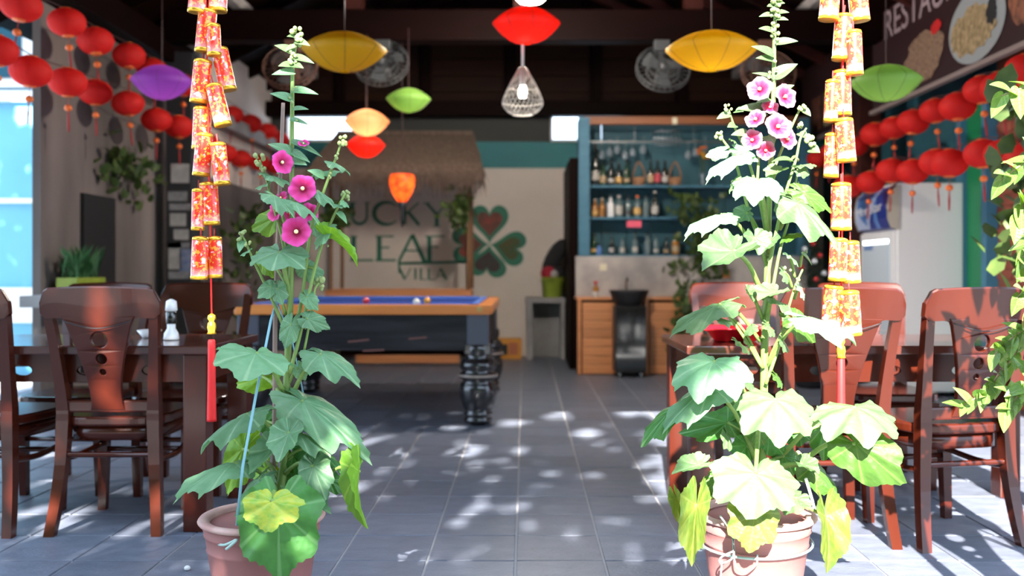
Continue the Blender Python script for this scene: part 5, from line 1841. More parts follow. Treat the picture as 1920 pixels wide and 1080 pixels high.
for a in [((523, 955), (518, 1082), 158, 2.66, -.05, 'flat', DP, (517, 965), (0, -1, .45)),
          ((510, 940), (500, 990), 112, 2.575, -.04, 'flat', YL, (520, 950), (0, -1, .7)),
          ((438, 868), (333, 897), 62, 2.80, -.12, 'droop', G, (528, 925), UP),
          ((462, 776), (368, 818), 58, 2.80, -.05, 'droop', G, (532, 830), (.1, -.2, 1)),
          ((480, 662), (462, 694), 142, 2.74, -.10, 'flat', G, (536, 745), (.25, -.35, 1)),
          ((602, 664), (668, 694), 66, 2.80, -.06, 'droop', G, (548, 740), (-.2, -.4, 1)),
          ((568, 752), (678, 818), 84, 2.78, -.12, 'droop', G, (541, 800), (-.25, -.55, 1)),
          ((541, 812), (522, 862), 62, 2.74, -.06, 'cup', G, (536, 830), UP),
          ((560, 812), (616, 832), 42, 2.76, -.05, 'droop', G, (537, 840), UP),
          ((512, 838), (470, 884), 62, 2.84, -.05, 'cup', G, (530, 870), UP),
          ((588, 874), (606, 930), 62, 2.74, -.06, 'flat', G, (532, 890), FR),
          ((585, 842), (648, 868), 46, 2.86, -.04, 'droop', DP, (535, 860), UP),
          ((674, 884), (660, 984), 52, 2.70, -.03, 'fold', BR, (600, 905), (-.9, -.6, .3)),
          ((562, 928), (616, 958), 56, 2.76, -.06, 'cup', G, (526, 930), UP),
          ((486, 898), (440, 944), 50, 2.78, -.05, 'droop', G, (520, 925), UP),
          ((455, 842), (420, 926), 66, 2.96, .0, 'flat', BR, (528, 900), FR),
          ((492, 706), (440, 728), 60, 2.95, .04, 'flat', BR, (535, 760), (0, -1, -.3)),
          ((523, 472), (510, 498), 112, 2.80, -.06, 'flat', G, (543, 560), (0, -.45, 1)),
          ((518, 408), (472, 428), 54, 2.92, .0, 'flat', BR, (543, 480), FR),
          ((512, 366), (552, 388), 36, 2.80, -.04, 'droop', G, (540, 440), UP),
          ((552, 378), (596, 396), 34, 2.80, -.04, 'droop', G, (547, 430), UP),
          ((594, 358), (626, 374), 30, 2.82, -.03, 'droop', G, (603, 370), UP),
          ((618, 446), (678, 476), 34, 2.82, .03, 'fold', BR, (611, 445), (.1, -.3, 1)),
          ((612, 432), (588, 462), 36, 2.82, -.03, 'flat', G, (606, 450), UP),
          ((577, 598), (614, 612), 36, 2.80, -.02, 'flat', G, (570, 610), FR),
          ((546, 608), (533, 650), 40, 2.82, -.02, 'flat', G, (543, 640), FR),
          ((572, 502), (606, 526), 38, 2.86, -.02, 'flat', G, (590, 505), FR),
          ((508, 538), (484, 556), 34, 2.82, -.02, 'flat', G, (510, 560), FR),
          ((520, 540), (528, 568), 32, 2.82, -.02, 'flat', G, (535, 590), FR),
          ((575, 556), (594, 578), 30, 2.82, -.02, 'flat', G, (585, 580), FR),
          ((495, 486), (512, 520), 34, 2.92, .0, 'flat', BR, (540, 540), FR),
          ((465, 470), (450, 478), 18, 2.84, 0, 'flat', G, None, UP), ((588, 425), (612, 440), 30, 2.88, 0, 'flat', G, None, FR),
          ((493, 325), (506, 330), 24, 2.84, 0, 'flat', G, None, UP), ((498, 345), (478, 352), 26, 2.84, 0, 'flat', G, None, UP), ((510, 330), (545, 338), 26, 2.84, 0, 'droop', G, None, UP),
          ((626, 305), (658, 316), 20, 2.84, 0, 'droop', G, (625, 310), UP), ((620, 320), (580, 322), 20, 2.9, 0, 'droop', G, (620, 325), UP), ((640, 385), (620, 382), 22, 2.82, 0, 'flat', G, None, UP),
          ((634, 400), (652, 416), 16, 2.82, 0, 'lance', G, None, UP), ((645, 380), (655, 388), 22, 2.82, 0, 'flat', G, None, UP),
          ((535, 895), (560, 930), 44, 2.90, 0, 'flat', DP, (528, 915), FR), ((500, 880), (480, 915), 48, 2.92, 0, 'flat', BR, (524, 910), FR),
          ((560, 770), (585, 800), 44, 2.92, 0, 'flat', DP, (540, 800), FR), ((500, 790), (525, 815), 44, 2.92, 0, 'flat', DP, (535, 820), FR),
          ((560, 690), (572, 712), 30, 2.84, 0, 'flat', G, (541, 720), FR), ((600, 862), (585, 905), 50, 2.92, 0, 'flat', DP, (533, 890), FR),
          ((470, 945), (440, 965), 34, 2.82, -.02, 'flat', G, (515, 955), UP), ((550, 855), (562, 890), 40, 2.86, -.02, 'flat', DP, (532, 880), FR),
          ((618, 900), (650, 922), 36, 2.92, 0, 'flat', DP, (540, 900), FR)]:
    leaf(hl, a[0], a[1], a[2], a[3], a[4], a[5], a[6], a[7], a[8])
for bx, by, tx, ty, w_ in ((548, 97, 518, 83, 15), (553, 108, 585, 114, 12), (547, 122, 524, 121, 14), (548, 136, 512, 136, 14), (552, 170, 592, 172, 13), (545, 186, 510, 173, 15), (552, 205, 575, 202, 9),
                           (548, 225, 575, 230, 8), (545, 285, 506, 268, 16), (550, 286, 578, 300, 12), (553, 268, 600, 288, 10), (550, 300, 572, 306, 16), (545, 310, 520, 322, 18), (545, 120, 566, 124, 14),
                           (556, 70, 540, 66, 10), (557, 78, 578, 82, 12), (553, 86, 536, 92, 10), (455, 452, 448, 470, 12), (605, 330, 580, 318, 14)):
    leaf(hl, (bx, by), (tx, ty), w_ * .95, D - .01, -.03, 'lance', 'leaf_pale' if by < 130 else G, None, (0, -1, .6))
for c_, r_, d_, fc_ in (((567, 353), 26, 2.80, (0, -1, .12)), ((555, 434), 28, 2.78, (-.05, -1, .1)), ((530, 304), 22, 2.81, (.75, -.8, .1)), ((516, 396), 20, 2.86, (-.6, -.8, .3)), ((545, 400), 20, 2.90, (.4, -1, .3)),
                       ((580, 398), 18, 2.90, (.5, -1, .2)), ((526, 370), 14, 2.88, (-.4, -1, .6)), ((569, 268), 11, 2.84, (.1, -.6, .7))):
    flower(hl, c_, r_, d_, 'flower_magenta', fc_, int(c_[0]))
for c_, r_, n_ in (((557, 62), 11, 9), ((556, 78), 11, 7), ((549, 100), 8, 5), ((550, 118), 9, 5), ((551, 168), 6, 3), ((545, 188), 6, 3), ((452, 442), 9, 9), ((464, 458), 7, 4), ((487, 300), 10, 10), ((494, 318), 8, 5), ((643, 265), 9, 9),
                  ((632, 290), 7, 3), ((617, 330), 6, 3), ((646, 366), 9, 9), ((637, 402), 5, 2), ((612, 464), 5, 2), ((598, 532), 11, 10), ((590, 553), 7, 4), ((600, 420), 5, 2), ((574, 612), 5, 3), ((556, 228), 5, 2)):
    buds(hl, c_, r_, D - .02, n_, int(c_[0]))
# blue tie strings
tw = MB()
tw.tube([P(519, 566, D + .02), P(508, 600, D - .02), P(480, 740, 2.72), P(455, 875, 2.66), P(444, 985, 2.665)], .0042, 6)
tw.wbuild('tie_string', 'twine_blue', hl)
MB().tube([P(519, 566, D + .02), P(548, 640, D + .05), P(565, 720, D + .05), P(590, 860, 2.98), P(605, 960, 3.0)], .0026, 6).wbuild('tie_string', 'twine_blue', hl)
MB().tube([P(513, 562, D - .0), P(520, 566, D - .012), P(532, 561, D + .02)], .006, 6).wbuild('tie_knot', 'twine_blue', hl)
MB().tube(spline([P(397, 1016, 2.78), P(420, 1022, 2.69), P(444, 1012, 2.665), P(424, 1030, 2.675)], 5), .004, 6).wbuild('tie_string', 'twine_grey', hl)

# ---------------- right plant, in the sun
D = 2.92
rx = px2x(1416, D)
hr = thing('potted_hollyhock', 'tall sunlit hollyhock with pale pink flowers in a terracotta pot on the right', 'plant', (rx, D, 0))
hr['axis_depth'] = D
pot(hr, rx, D, .318, .184)
stem(hr, [(1424, 985), (1428, 880), (1432, 760), (1434, 640), (1438, 540), (1440, 450), (1444, 330), (1449, 230), (1451, 140), (1452, 70), (1455, 0), (1457, -30)], D, .0150, .004)
stem(hr, [(1432, 560), (1448, 470), (1468, 380), (1492, 300), (1500, 262), (1512, 240)], D - .03, .0065, .003)
stem(hr, [(1436, 620), (1460, 480), (1482, 400), (1497, 310)], D - .02, .006, .003)
stem(hr, [(1432, 470), (1405, 400), (1378, 300), (1355, 262), (1348, 248)], D - .01, .006, .003)
stem(hr, [(1440, 460), (1425, 380), (1400, 290), (1378, 240), (1366, 205)], D, .006, .003)
stem(hr, [(1446, 330), (1470, 270), (1490, 225), (1502, 200)], D, .005, .003)
stem(hr, [(1430, 690), (1400, 640), (1372, 600), (1350, 570)], D - .02, .006, .004)
stem(hr, [(1432, 690), (1395, 620), (1365, 590)], D - .02, .005, .003)
stem(hr, [(1436, 720), (1460, 650), (1475, 590), (1490, 540), (1505, 505)], D - .03, .006, .003)
stem(hr, [(1432, 400), (1420, 360), (1422, 290), (1412, 240)], D, .006, .003)
PL = 'leaf_pale'
for a in [((1417, 888), (1412, 960), 160, 2.66, -.08, 'flat', PL, (1425, 790), (0, -.8, .9)),
          ((1415, 962), (1408, 1032), 98, 2.66, -.03, 'flat', 'leaf_lime', (1424, 930), (0, -1, .4)),
          ((1306, 948), (1293, 1052), 54, 2.74, -.04, 'fold', 'leaf_lime', (1400, 945), (-.3, -1, .3)),
          ((1268, 935), (1284, 990), 26, 2.76, 0, 'fold', 'leaf_lime', None, (-.3, -1, .3)),
          ((1454, 750), (1466, 808), 142, 2.68, -.10, 'droop', PL, (1432, 800), (0, -.45, 1)),
          ((1338, 678), (1310, 720), 144, 2.72, -.10, 'droop', G, (1425, 800), (-.1, -.45, 1)),
          ((1332, 726), (1248, 770), 70, 2.76, -.08, 'droop', G, (1420, 870), (0, -.45, 1)),
          ((1264, 766), (1202, 814), 48, 2.74, -.05, 'droop', DP, (1350, 740), (.1, -.5, 1)),
          ((1364, 792), (1282, 812), 56, 2.90, .0, 'flat', DP, (1422, 850), (0, -1, .2)),
          ((1310, 872), (1263, 886), 42, 2.76, -.03, 'cup', PL, (1350, 897), (0, -.6, 1)),
          ((1346, 898), (1316, 926), 38, 2.82, -.02, 'flat', 'leaf_mid', (1400, 910), FR),
          ((1605, 764), (1634, 802), 158, 2.74, -.10, 'droop', PL, (1470, 850), (.05, -.4, 1)),
          ((1604, 832), (1692, 906), 104, 2.74, -.05, 'flat', 'leaf_mid', (1500, 870), (-.4, -1, .25)),
          ((1522, 876), (1578, 918), 58, 2.86, -.02, 'droop', 'leaf_mid', (1440, 890), (0, -.7, .8)),
          ((1548, 968), (1568, 1068), 66, 2.80, -.04, 'fold', 'leaf_lime', (1440, 950), (.2, -1, .6)),
          ((1545, 796), (1548, 862), 52, 2.94, .0, 'flat', DP, (1470, 850), (0, -1, .1)),
          ((1422, 338), (1416, 362), 92, 2.82, -.08, 'droop', G, (1440, 450), (0, -.45, 1)),
          ((1352, 402), (1288, 416), 46, 2.84, -.06, 'droop', G, (1405, 450), (0, -.3, 1)),
          ((1398, 398), (1372, 404), 34, 2.9, 0, 'flat', G, (1425, 440), FR),
          ((1496, 382), (1578, 438), 66, 2.82, -.08, 'droop', PL, (1462, 430), (-.2, -.5, 1)),
          ((1508, 362), (1562, 390), 40, 2.84, .0, 'flat', 'leaf_mid', (1490, 350), (0, -1, .5)),
          ((1376, 470), (1322, 502), 92, 2.76, -.08, 'cup', PL, (1432, 560), (0, -.55, 1)),
          ((1382, 292), (1326, 314), 40, 2.84, -.05, 'droop', G, (1378, 305), (0, -.4, 1)),
          ((1354, 284), (1325, 292), 26, 2.86, 0, 'flat', G, None, FR), ((1388, 284), (1422, 300), 30, 2.86, 0, 'flat', G, (1400, 300), FR),
          ((1372, 262), (1382, 266), 22, 2.86, 0, 'flat', PL, None, UP),
          ((1348, 570), (1260, 599), 50, 2.82, -.05, 'droop', PL, (1425, 640), (0, -.5, 1)),
          ((1518, 596), (1608, 618), 54, 2.72, -.04, 'droop', G, (1438, 690), (0, -.45, 1)),
          ((1490, 600), (1530, 640), 46, 2.84, 0, 'flat', 'leaf_mid', (1440, 680), FR),
          ((1452, 548), (1424, 560), 60, 2.82, -.04, 'cup', PL, (1436, 600), UP), ((1402, 548), (1416, 568), 44, 2.84, 0, 'cup', PL, (1430, 600), UP),
          ((1448, 560), (1488, 580), 44, 2.84, 0, 'flat', PL, None, UP), ((1440, 610), (1456, 628), 42, 2.84, 0, 'flat', PL, None, UP), ((1468, 640), (1480, 660), 34, 2.84, 0, 'flat', PL, (1440, 690), UP),
          ((1385, 642), (1408, 660), 30, 2.84, 0, 'flat', PL, None, UP), ((1410, 615), (1394, 628), 30, 2.84, 0, 'flat', PL, None, UP), ((1350, 598), (1375, 606), 40, 2.82, 0, 'flat', PL, None, UP),
          ((1455, 705), (1470, 725), 36, 2.86, 0, 'flat', 'leaf_mid', None, UP), ((1405, 718), (1420, 738), 40, 2.86, 0, 'flat', PL, None, UP),
          ((1415, 445), (1425, 475), 52, 2.86, -.02, 'cup', PL, (1438, 500), UP), ((1445, 450), (1430, 472), 40, 2.86, -.02, 'cup', PL, (1440, 480), UP),
          ((1490, 440), (1462, 450), 36, 2.88, 0, 'flat', 'leaf_mid', (1470, 450), UP), ((1480, 480), (1500, 495), 26, 2.88, 0, 'flat', G, (1490, 520), UP), ((1505, 478), (1525, 492), 22, 2.88, 0, 'lance', G, (1500, 500), UP),
          ((1470, 510), (1480, 530), 34, 2.86, 0, 'flat', PL, (1485, 540), UP), ((1500, 540), (1512, 560), 30, 2.86, 0, 'flat', G, (1490, 560), UP),
          ((1460, 320), (1438, 330), 44, 2.86, -.02, 'cup', PL, (1446, 345), UP), ((1482, 302), (1450, 296), 30, 2.84, 0, 'lance', PL, (1496, 300), UP), ((1500, 310), (1530, 306), 26, 2.86, 0, 'flat', PL, None, UP),
          ((1500, 320), (1518, 326), 24, 2.86, 0, 'flat', PL, None, FR), ((1380, 340), (1366, 360), 24, 2.86, 0, 'flat', PL, None, UP),
          ((1470, 855), (1490, 890), 50, 2.94, 0, 'flat', DP, (1430, 880), FR), ((1400, 835), (1380, 865), 50, 2.94, 0, 'flat', DP, (1428, 870), FR), ((1440, 820), (1470, 850), 48, 2.9, 0, 'flat', DP, (1430, 850), FR),
          ((1450, 785), (1485, 800), 46, 2.95, 0, 'flat', 'leaf_mid', (1432, 820), FR), ((1390, 770), (1362, 790), 52, 2.95, 0, 'flat', 'leaf_mid', (1428, 820), FR), ((1500, 810), (1478, 830), 44, 2.94, 0, 'flat', DP, (1432, 840), FR),
          ((1495, 935), (1470, 960), 52, 2.78, -.02, 'flat', PL, (1426, 940), UP), ((1470, 915), (1462, 940), 34, 2.80, 0, 'flat', 'leaf_mid', (1428, 930), UP), ((1362, 815), (1372, 845), 30, 2.88, 0, 'flat', PL, None, UP),
          ((1505, 870), (1535, 885), 54, 2.80, -.02, 'cup', PL, (1430, 900), UP), ((1420, 810), (1435, 835), 40, 2.86, 0, 'flat', 'leaf_mid', (1430, 850), FR)]:
    leaf(hr, a[0], a[1], a[2], a[3], a[4], a[5], a[6], a[7], a[8])
for bx, by, tx, ty, w_ in ((1448, 28, 1426, 28, 10), (1456, 24, 1478, 21, 10), (1455, 35, 1477, 35, 10), (1447, 58, 1426, 51, 12), (1460, 80, 1494, 74, 14), (1447, 102, 1414, 84, 16), (1447, 112, 1421, 106, 13), (1456, 142, 1492, 118, 20),
                           (1446, 146, 1415, 134, 8), (1456, 176, 1486, 158, 16), (1440, 185, 1420, 190, 12), (1432, 206, 1386, 200, 18), (1436, 212, 1420, 204, 12), (1380, 208, 1392, 206, 14), (1366, 215, 1346, 220, 12), (1505, 205, 1520, 215, 12),
                           (1456, 8, 1470, 4, 10), (1450, 12, 1440, 10, 9), (1520, 280, 1536, 282, 18), (1400, 250, 1374, 250, 14), (1378, 235, 1366, 236, 12), (1440, 255, 1452, 262, 26), (1500, 250, 1512, 256, 14)):
    leaf(hr, (bx, by), (tx, ty), w_ * 1.0, D - .01, -.02, 'lance', PL, None, (0, -1, .7))
for c_, r_, d_, fc_ in (((1424, 166), 24, 2.86, (-.5, -1, .3)), ((1474, 180), 24, 2.86, (.5, -1, .25)), ((1460, 236), 26, 2.84, (.2, -1, .3)), ((1416, 222), 20, 2.86, (-.6, -.8, .5)), ((1410, 262), 20, 2.88, (-.5, -1, .2)),
                       ((1478, 260), 20, 2.86, (.5, -1, .1)), ((1436, 282), 18, 2.88, (0, -1, -.2)), ((1444, 200), 16, 2.90, (0, -1, .5))):
    flower(hr, c_, r_, d_, 'flower_pale', fc_, int(c_[0]))
for c_, r_, n_ in (((1457, -5), 11, 8), ((1453, 12), 9, 6), ((1454, 26), 9, 6), ((1452, 46), 8, 5), ((1452, 60), 9, 5), ((1460, 76), 7, 4), ((1456, 122), 8, 4), ((1438, 142), 8, 3), ((1366, 200), 8, 6), ((1350, 252), 9, 9), ((1502, 200), 8, 6), ((1500, 236), 8, 6),
                  ((1519, 262), 11, 10), ((1370, 342), 7, 5), ((1494, 345), 6, 4), ((1424, 460), 14, 9), ((1432, 440), 8, 5), ((1512, 475), 5, 3), ((1475, 510), 8, 5), ((1498, 528), 7, 4), ((1372, 590), 7, 5), ((1395, 645), 6, 4), ((1503, 860), 12, 8), ((1445, 480), 9, 6)):
    buds(hr, c_, r_, D - .02, n_, int(c_[0]))
# grey twine round the pot, tied in a bow
rr = .187 * .925
tz = .225
tw = MB()
tw.tube([(rx + rr * math.cos(2 * PI * k_ / 40), D + rr * math.sin(2 * PI * k_ / 40), tz + .006 * math.sin(2 * PI * k_ / 40 + 1)) for k_ in range(41)], .004, 6, cap=False)
tw.wbuild('twine', 'twine_grey', hr)
kd = D - rr - .004
for pts in ([(1376, 1033), (1352, 1045), (1352, 1056), (1372, 1048), (1376, 1034)], [(1376, 1033), (1380, 1062), (1400, 1072), (1418, 1058), (1420, 1040)], [(1376, 1033), (1372, 1000), (1352, 970), (1350, 968)],
            [(1376, 1033), (1374, 1000), (1376, 980)], [(1354, 1050), (1352, 1075), (1351, 1110)]):
    MB().tube(spline([P(x, y, kd) for x, y in pts], 5), .0028, 6).wbuild('twine_bow', 'twine_grey', hr)
MB().bar(P(1511, 897, 2.82), P(1530, 962, 2.86), .006, .006).wbuild('stake', 'white_metal', hr)
MB().bar(P(1558, 938, 2.84), P(1540, 970, 2.84), .005, .005).wbuild('stake', 'white_metal', hr)

# ================================================================== SHRUB AT THE RIGHT EDGE
shx = 1.80
sh = thing('leafy_shrub', 'leafy shrub reaching in from the right edge beside the chairs', 'plant', (shx, 2.85, 0))
sh['axis_depth'] = 2.62
MB().tube(spline([(shx, 2.85, 0), (shx + .04, 2.83, .5), (shx - .02, 2.88, 1.1), (shx + .03, 2.85, 1.55)], 5), .013, 8).wbuild('trunk', 'shrub_stem', sh)
r2 = random.Random(11)


def branch(pts, d0, d1, n_, size, m_='leaf_shrub'):
    wp = []
    for i, (x, y) in enumerate(pts):
        wp.append(P(x, y, d0 + (d1 - d0) * i / (len(pts) - 1)))
    root_pt = Vector((shx, 2.85, max(.15, wp[0].z - .42)))
    sp = spline([root_pt, root_pt.lerp(wp[0], .55) + Vector((0, 0, .10))] + wp, 8)
    MB().tube(sp, [.006 - .004 * i / (len(sp) - 1) for i in range(len(sp))], 6).wbuild('branch', 'shrub_stem', sh)
    n_ = int(n_ * 1.25)
    for i in range(n_):
        u = .12 + .88 * (i + .5) / n_
        k_ = int(u * (len(sp) - 2))
        A = sp[k_]
        tdir = (sp[k_ + 1] - sp[k_]).normalized()
        side = (1 if i % 2 else -1)
        out_ = (tdir * r2.uniform(.2, .7) + Vector((r2.uniform(-.3, .3), r2.uniform(-.7, .3), side * r2.uniform(.5, 1) - .25))).normalized()
        s_ = size * r2.uniform(.75, 1.25)
        key = ('lance', m_, 0)
        if key not in LM:
            LM[key] = leaf_mesh('lance', 5, m_)
        up_ = Vector((r2.uniform(-.4, .4), -.7, .8))
        zv = (up_ - out_ * up_.dot(out_)).normalized()
        xv = out_.cross(zv)
        mt = Matrix((xv * s_ * .85, out_ * s_, zv * s_)).transposed().to_4x4()
        mt.translation = A - worg(sh)
        o = bpy.data.objects.new('leaf', LM[key])
        COL.objects.link(o)
        o.parent = sh
        o.matrix_local = mt


branch([(1945, 620), (1890, 680), (1845, 735), (1795, 765)], 2.72, 2.82, 26, .052)
branch([(1960, 560), (1925, 610), (1890, 640), (1862, 668)], 2.66, 2.72, 22, .050)
branch([(1980, 640), (1940, 700), (1905, 745), (1880, 775)], 2.62, 2.66, 20, .055)
branch([(1990, 500), (1940, 530), (1905, 560)], 2.62, 2.62, 14, .055)
branch([(1985, 260), (1940, 290), (1900, 320), (1872, 340)], 2.62, 2.66, 14, .062)
branch([(1985, 330), (1945, 360), (1918, 385), (1905, 420)], 2.62, 2.66, 14, .062)
branch([(1990, 420), (1950, 440), (1925, 470), (1912, 500)], 2.62, 2.66, 14, .058)
branch([(1990, 120), (1945, 150), (1905, 170), (1870, 182)], 2.62, 2.70, 9, .07)
for i in range(3):
    x = 1990 + r2.uniform(0, 160)
    y = r2.uniform(80, 520)
    branch([(x, y + 40), (x - 40, y), (x - r2.uniform(-40, 60), y - r2.uniform(10, 50))], 2.62, 2.5 + r2.uniform(-.15, .2), 13, .065)
# darker leafy climber further back against the brick wall
vine('climber', 'dark green climbing plant hanging in front of the brick wall', [P(1945, 250, 5.0), P(1915, 360, 5.0), P(1925, 440, 4.95), P(1930, 520, 4.95)], 110, (.10, .08, .10), .11, seed=21)
vine('climber', 'sprig of broad green leaves beside the red lanterns at the right', [P(1935, 180, 4.3), P(1900, 200, 4.3), P(1885, 215, 4.3)], 12, (.06, .05, .05), .13, seed=22)

# ================================================================== SMALL THINGS
ty = .766
c = P(1376, 622, 4.1)
t = thing('serving_tray', 'bright red plastic tray on the right dining table', 'tray', (c.x, 4.1, ty))
MB().lathe([(.10, 0), (.11, .002), (.165, .05), (.19, .055), (.19, .06), (.16, .056), (.10, .008)], 4, mt=Matrix.Rotation(R(45), 3, 'Z') @ Matrix.Diagonal((1.25, 1, 1))).build('dish', 'tray_red', t)
c = P(318, 638, 4.1)
t = thing('sauce_jar', 'white sauce jar with a dark band on the left dining table', 'jar', (c.x, 4.12, ty))
MB().lathe([(.030, 0), (.034, .004), (.030, .03), (.018, .05), (.018, .07)], 16).build('base', 'ceramic', t)
MB().lathe([(.018, .07), (.022, .075), (.024, .12), (.018, .125)], 16).build('band', 'bottle_dark', t)
MB().lathe([(.020, .125), (.026, .13), (.022, .17), (.006, .18)], 16).build('lid', 'ceramic', t)
c = P(305, 640, 4.25)
t = thing('small_bowl', 'small white bowl beside the sauce jar on the left table', 'bowl', (c.x - .06, 4.25, ty))
MB().lathe([(.03, 0), (.032, .004), (.055, .035), (.052, .036), (.028, .008)], 18).build('bowl', 'ceramic', t)
MB().lathe([(.046, .030), (.046, .031)], 18).build('sauce', 'bottle_amber', t)
pl = thing('planter_box', 'olive planter of grass on the ledge by the left concrete wall', 'planter', (-3.3, 6.95, .901))
MB().box((0, 0, .06), (.16, .45, .12), bev=.01).build('box', 'olive_bin', pl)
f = MB()
for i in range(90):
    a = rnd.uniform(0, 2 * PI)
    p = Vector((rnd.uniform(-.06, .06), rnd.uniform(-.2, .2), .12))
    h = rnd.uniform(.10, .26)
    o_ = Vector((math.cos(a), math.sin(a), 0)) * rnd.uniform(.02, .12)
    s_ = Vector((-o_.y, o_.x, 0)).normalized() * .006
    f._add([p - s_, p + s_, p + o_ * .4 + Vector((0, 0, h * .7)) + s_ * .7, p + o_ + Vector((0, 0, h)), p + o_ * .4 + Vector((0, 0, h * .7)) - s_ * .7], [[0, 1, 2, 3, 4]])
tag(f.build('grass', 'grass_blade', pl, recalc=False), kind='stuff')
c = P(351, 1068, 3.33)
pb = MB().sphere((c.x, 3.33, .010), .011, 12, .8)
tag(pb.wbuild('pebble', 'pebble'), 'small white pebble on the floor left of the left pot', 'pebble')

# ================================================================== SHADE TREE BEHIND THE CAMERA
tr_ = thing('shade_tree', 'leafy shade tree standing behind the viewer', 'tree', (-2.6, -3.2, 0))
MB().tube(spline([(-2.6, -3.2, -.02), (-2.5, -3.1, 1.6), (-2.3, -2.9, 3.2), (-1.8, -2.6, 5.2)], 5), [.20, .19, .18, .17, .17, .16, .16, .15, .15, .14, .13, .12, .11, .10, .08, .06], 10).wbuild('trunk', 'bark', tr_)
for ex, ey, ez in ((-4.2, -2.2, 4.6), (-.6, -2.2, 5.2), (-3.0, -2.4, 6.3), (-1.2, -1.8, 4.2), (.6, -2.4, 6.2)):
    MB().tube(spline([(-2.35, -2.95, 2.9), ((-2.35 + ex) / 2, -2.6, (3.1 + ez) / 2 + .2), (ex, ey, ez)], 5), [.09 - .007 * i for i in range(11)], 8).wbuild('bough', 'bark', tr_)
r3 = random.Random(5)
f = MB()
YC = -2.2


def shade_ok(x, z):
    """canopy outline across the plane y = YC"""
    if z < 2.35 or z > 7.6:
        return False
    return -6.2 < x < -.12 + .10 * math.sin(z * 5.1) + .06 * math.sin(z * 11.3)


KX, KZ = SUN_DIR.x / SUN_DIR.y, -SUN_DIR.z / SUN_DIR.y
GAPS = []
for px, py, rx_, ry_ in ((960, 793, 38, 7), (1047, 778, 24, 8), (1172, 775, 26, 10), (850, 803, 28, 7), (885, 851, 18, 6), (962, 848, 20, 5), (958, 866, 16, 4), (660, 838, 35, 7), (665, 862, 25, 6), (700, 825, 25, 5),
                         (1030, 890, 14, 4), (908, 930, 20, 14), (885, 958, 26, 18), (850, 985, 28, 12), (780, 1026, 28, 14), (970, 955, 24, 12), (988, 928, 18, 7), (975, 982, 20, 9), (1182, 1036, 34, 18), (1100, 896, 22, 7),
                         (1140, 978, 16, 7), (1005, 1078, 30, 10), (1232, 895, 34, 11), (1225, 938, 36, 11), (1235, 873, 44, 8), (1105, 812, 40, 9), (1250, 818, 52, 22), (1240, 780, 34, 10), (300, 976, 30, 7), (250, 992, 30, 7), (215, 1006, 24, 6),
                         (182, 1003, 20, 5), (110, 990, 40, 14), (60, 960, 40, 14), (420, 1052, 34, 12), (360, 1072, 40, 8), (120, 900, 40, 14), (90, 850, 30, 14), (60, 800, 40, 12)):
    d_ = FPX * HC / (py - HY)
    X_ = (px - HX) * d_ / FPX
    GAPS.append((X_ - KX * (d_ - YC), KZ * (d_ - YC), rx_ * d_ / FPX * .9 + .012, ry_ * d_ * d_ / (FPX * HC) * KZ * .9 + .012))
for X_, y_, z_, a_, b_ in ((-1.70, 3.72, .90, .05, .10), (-1.69, 3.75, .62, .05, .12), (-1.50, 3.77, .12, .05, .09), (-2.03, 3.75, .2, .04, .10), (-.70, 2.86, 1.73, .08, .13), (-1.06, 3.1, 1.5, .06, .10), (-1.05, 3.1, .95, .06, .10), (-1.0, 3.1, 1.2, .05, .07),
                          (-2.0, 3.75, .5, .04, .06), (-1.60, 4.3, .95, .14, .10), (-3.0, 5.8, 2.4, .2, .2)):
    GAPS.append((X_ - KX * (y_ - YC), z_ + KZ * (y_ - YC), a_ + .02, b_ + .02))
cnt = 0
while cnt < 19000:
    x, z = r3.uniform(-5.7, 3.0), r3.uniform(2.2, 7.5)
    y = YC + r3.uniform(-.6, .6)
    # compare in the plane y = YC along the sun direction
    k_ = (YC - y)
    xe, ze = x + k_ * KX, z - k_ * KZ
    if not shade_ok(xe, ze):
        continue
    if any(((xe - gx) / ga) ** 2 + ((ze - gz) / gb) ** 2 < 1 for gx, gz, ga, gb in GAPS):
        continue
    cnt += 1
    q = Euler((r3.uniform(.2, 1.3), r3.uniform(-.5, .5), r3.uniform(0, 6.3))).to_matrix()
    s_ = r3.uniform(.06, .10)
    c = Vector((x, y, z))
    f._add([c + q @ Vector(v) * s_ for v in ((0, -1, 0), (.6, -.2, .1), (.45, .6, .05), (0, 1.2, -.1), (-.45, .6, .05), (-.6, -.2, .1))], [[0, 1, 2, 3, 4, 5]])
tag(f.wbuild('foliage', 'canopy_leaf', tr_, recalc=False), kind='stuff')

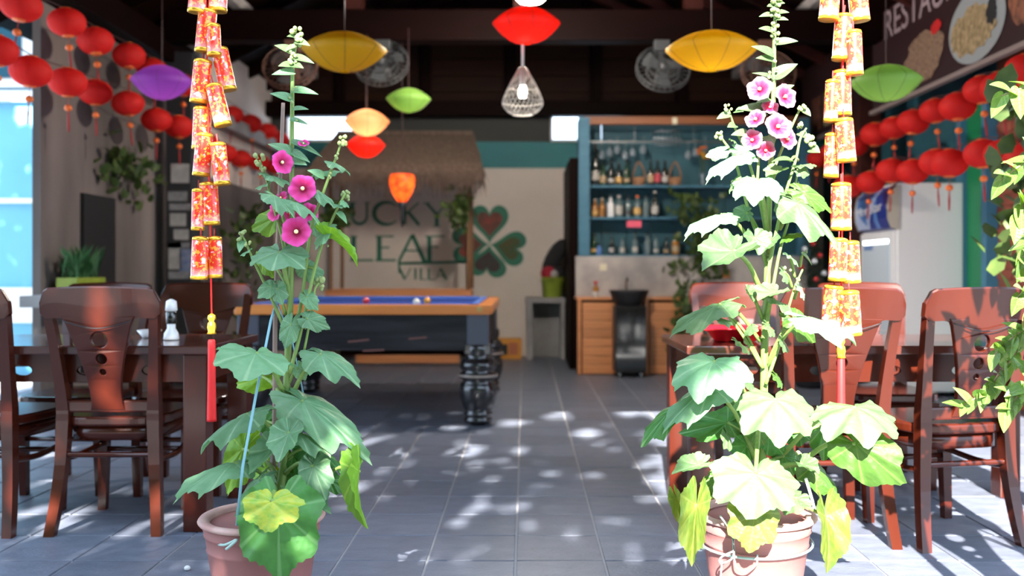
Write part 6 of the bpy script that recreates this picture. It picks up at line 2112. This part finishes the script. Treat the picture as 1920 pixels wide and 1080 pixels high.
# second tree beside the neighbouring facade, and an unseen hedge added to block low sky light
t2 = thing('shade_tree', 'leafy tree shading the blue facade, outside the left edge', 'tree', (-7.4, 4.2, 0))
MB().tube(spline([(-7.4, 4.2, -.02), (-7.3, 4.3, 2.0), (-7.0, 4.5, 4.2), (-6.6, 4.6, 6.0)], 5), [.17 - .008 * i for i in range(16)], 10).wbuild('trunk', 'bark', t2)
f = MB()
cnt = 0
G2 = [(r3.uniform(-8.5, -4.9), r3.uniform(3.2, 6.4), r3.uniform(.06, .12)) for i in range(22)]
while cnt < 11000:
    x, y, z = r3.uniform(-9.0, -4.75), 4.9 + r3.uniform(-.5, .5), r3.uniform(2.9, 6.9)
    k_ = 4.9 - y
    xe, ze = x + k_ * KX, z - k_ * KZ
    if any((xe - gx) ** 2 + (ze - gz) ** 2 < (ga + .05) ** 2 for gx, gz, ga in G2):
        continue
    cnt += 1
    q = Euler((r3.uniform(.2, 1.3), r3.uniform(-.5, .5), r3.uniform(0, 6.3))).to_matrix()
    s_ = r3.uniform(.07, .11)
    c = Vector((x, y, z))
    f._add([c + q @ Vector(v) * s_ for v in ((0, -1, 0), (.6, -.2, .1), (.45, .6, .05), (0, 1.2, -.1), (-.45, .6, .05), (-.6, -.2, .1))], [[0, 1, 2, 3, 4, 5]])
tag(f.wbuild('foliage', 'canopy_leaf', t2, recalc=False), kind='stuff')
hg_ = thing('sky_block_hedge', 'unseen green hedge added behind the viewer to block the low sky', 'hedge', (0, -9.5, 0))
hb_ = MB()
NX, NZ = 60, 12
vs, fs = [], []
for j in range(NZ + 1):
    for i in range(NX + 1):
        z = 6.2 * j / NZ
        vs.append((-12 + 24 * i / NX + r3.uniform(-.1, .1), -9.2 + .35 * (j / NZ) ** 2 * -1 + r3.uniform(-.14, .14), z if j in (0,) else z + r3.uniform(-.1, .1)))
for j in range(NZ):
    for i in range(NX):
        a_ = j * (NX + 1) + i
        fs.append([a_, a_ + 1, a_ + NX + 2, a_ + NX + 1])
n0 = len(vs)
for i in range(NX + 1):
    vs.append((-12 + 24 * i / NX, -10.6, 6.2))
    vs.append((-12 + 24 * i / NX, -10.6, 0))
for i in range(NX):
    t_ = NZ * (NX + 1) + i
    fs.append([t_, t_ + 1, n0 + 2 * i + 2, n0 + 2 * i])
    fs.append([n0 + 2 * i, n0 + 2 * i + 2, n0 + 2 * i + 3, n0 + 2 * i + 1])
hb_._add(vs, fs, False)
hb_.wbuild('foliage', 'canopy_leaf', hg_)
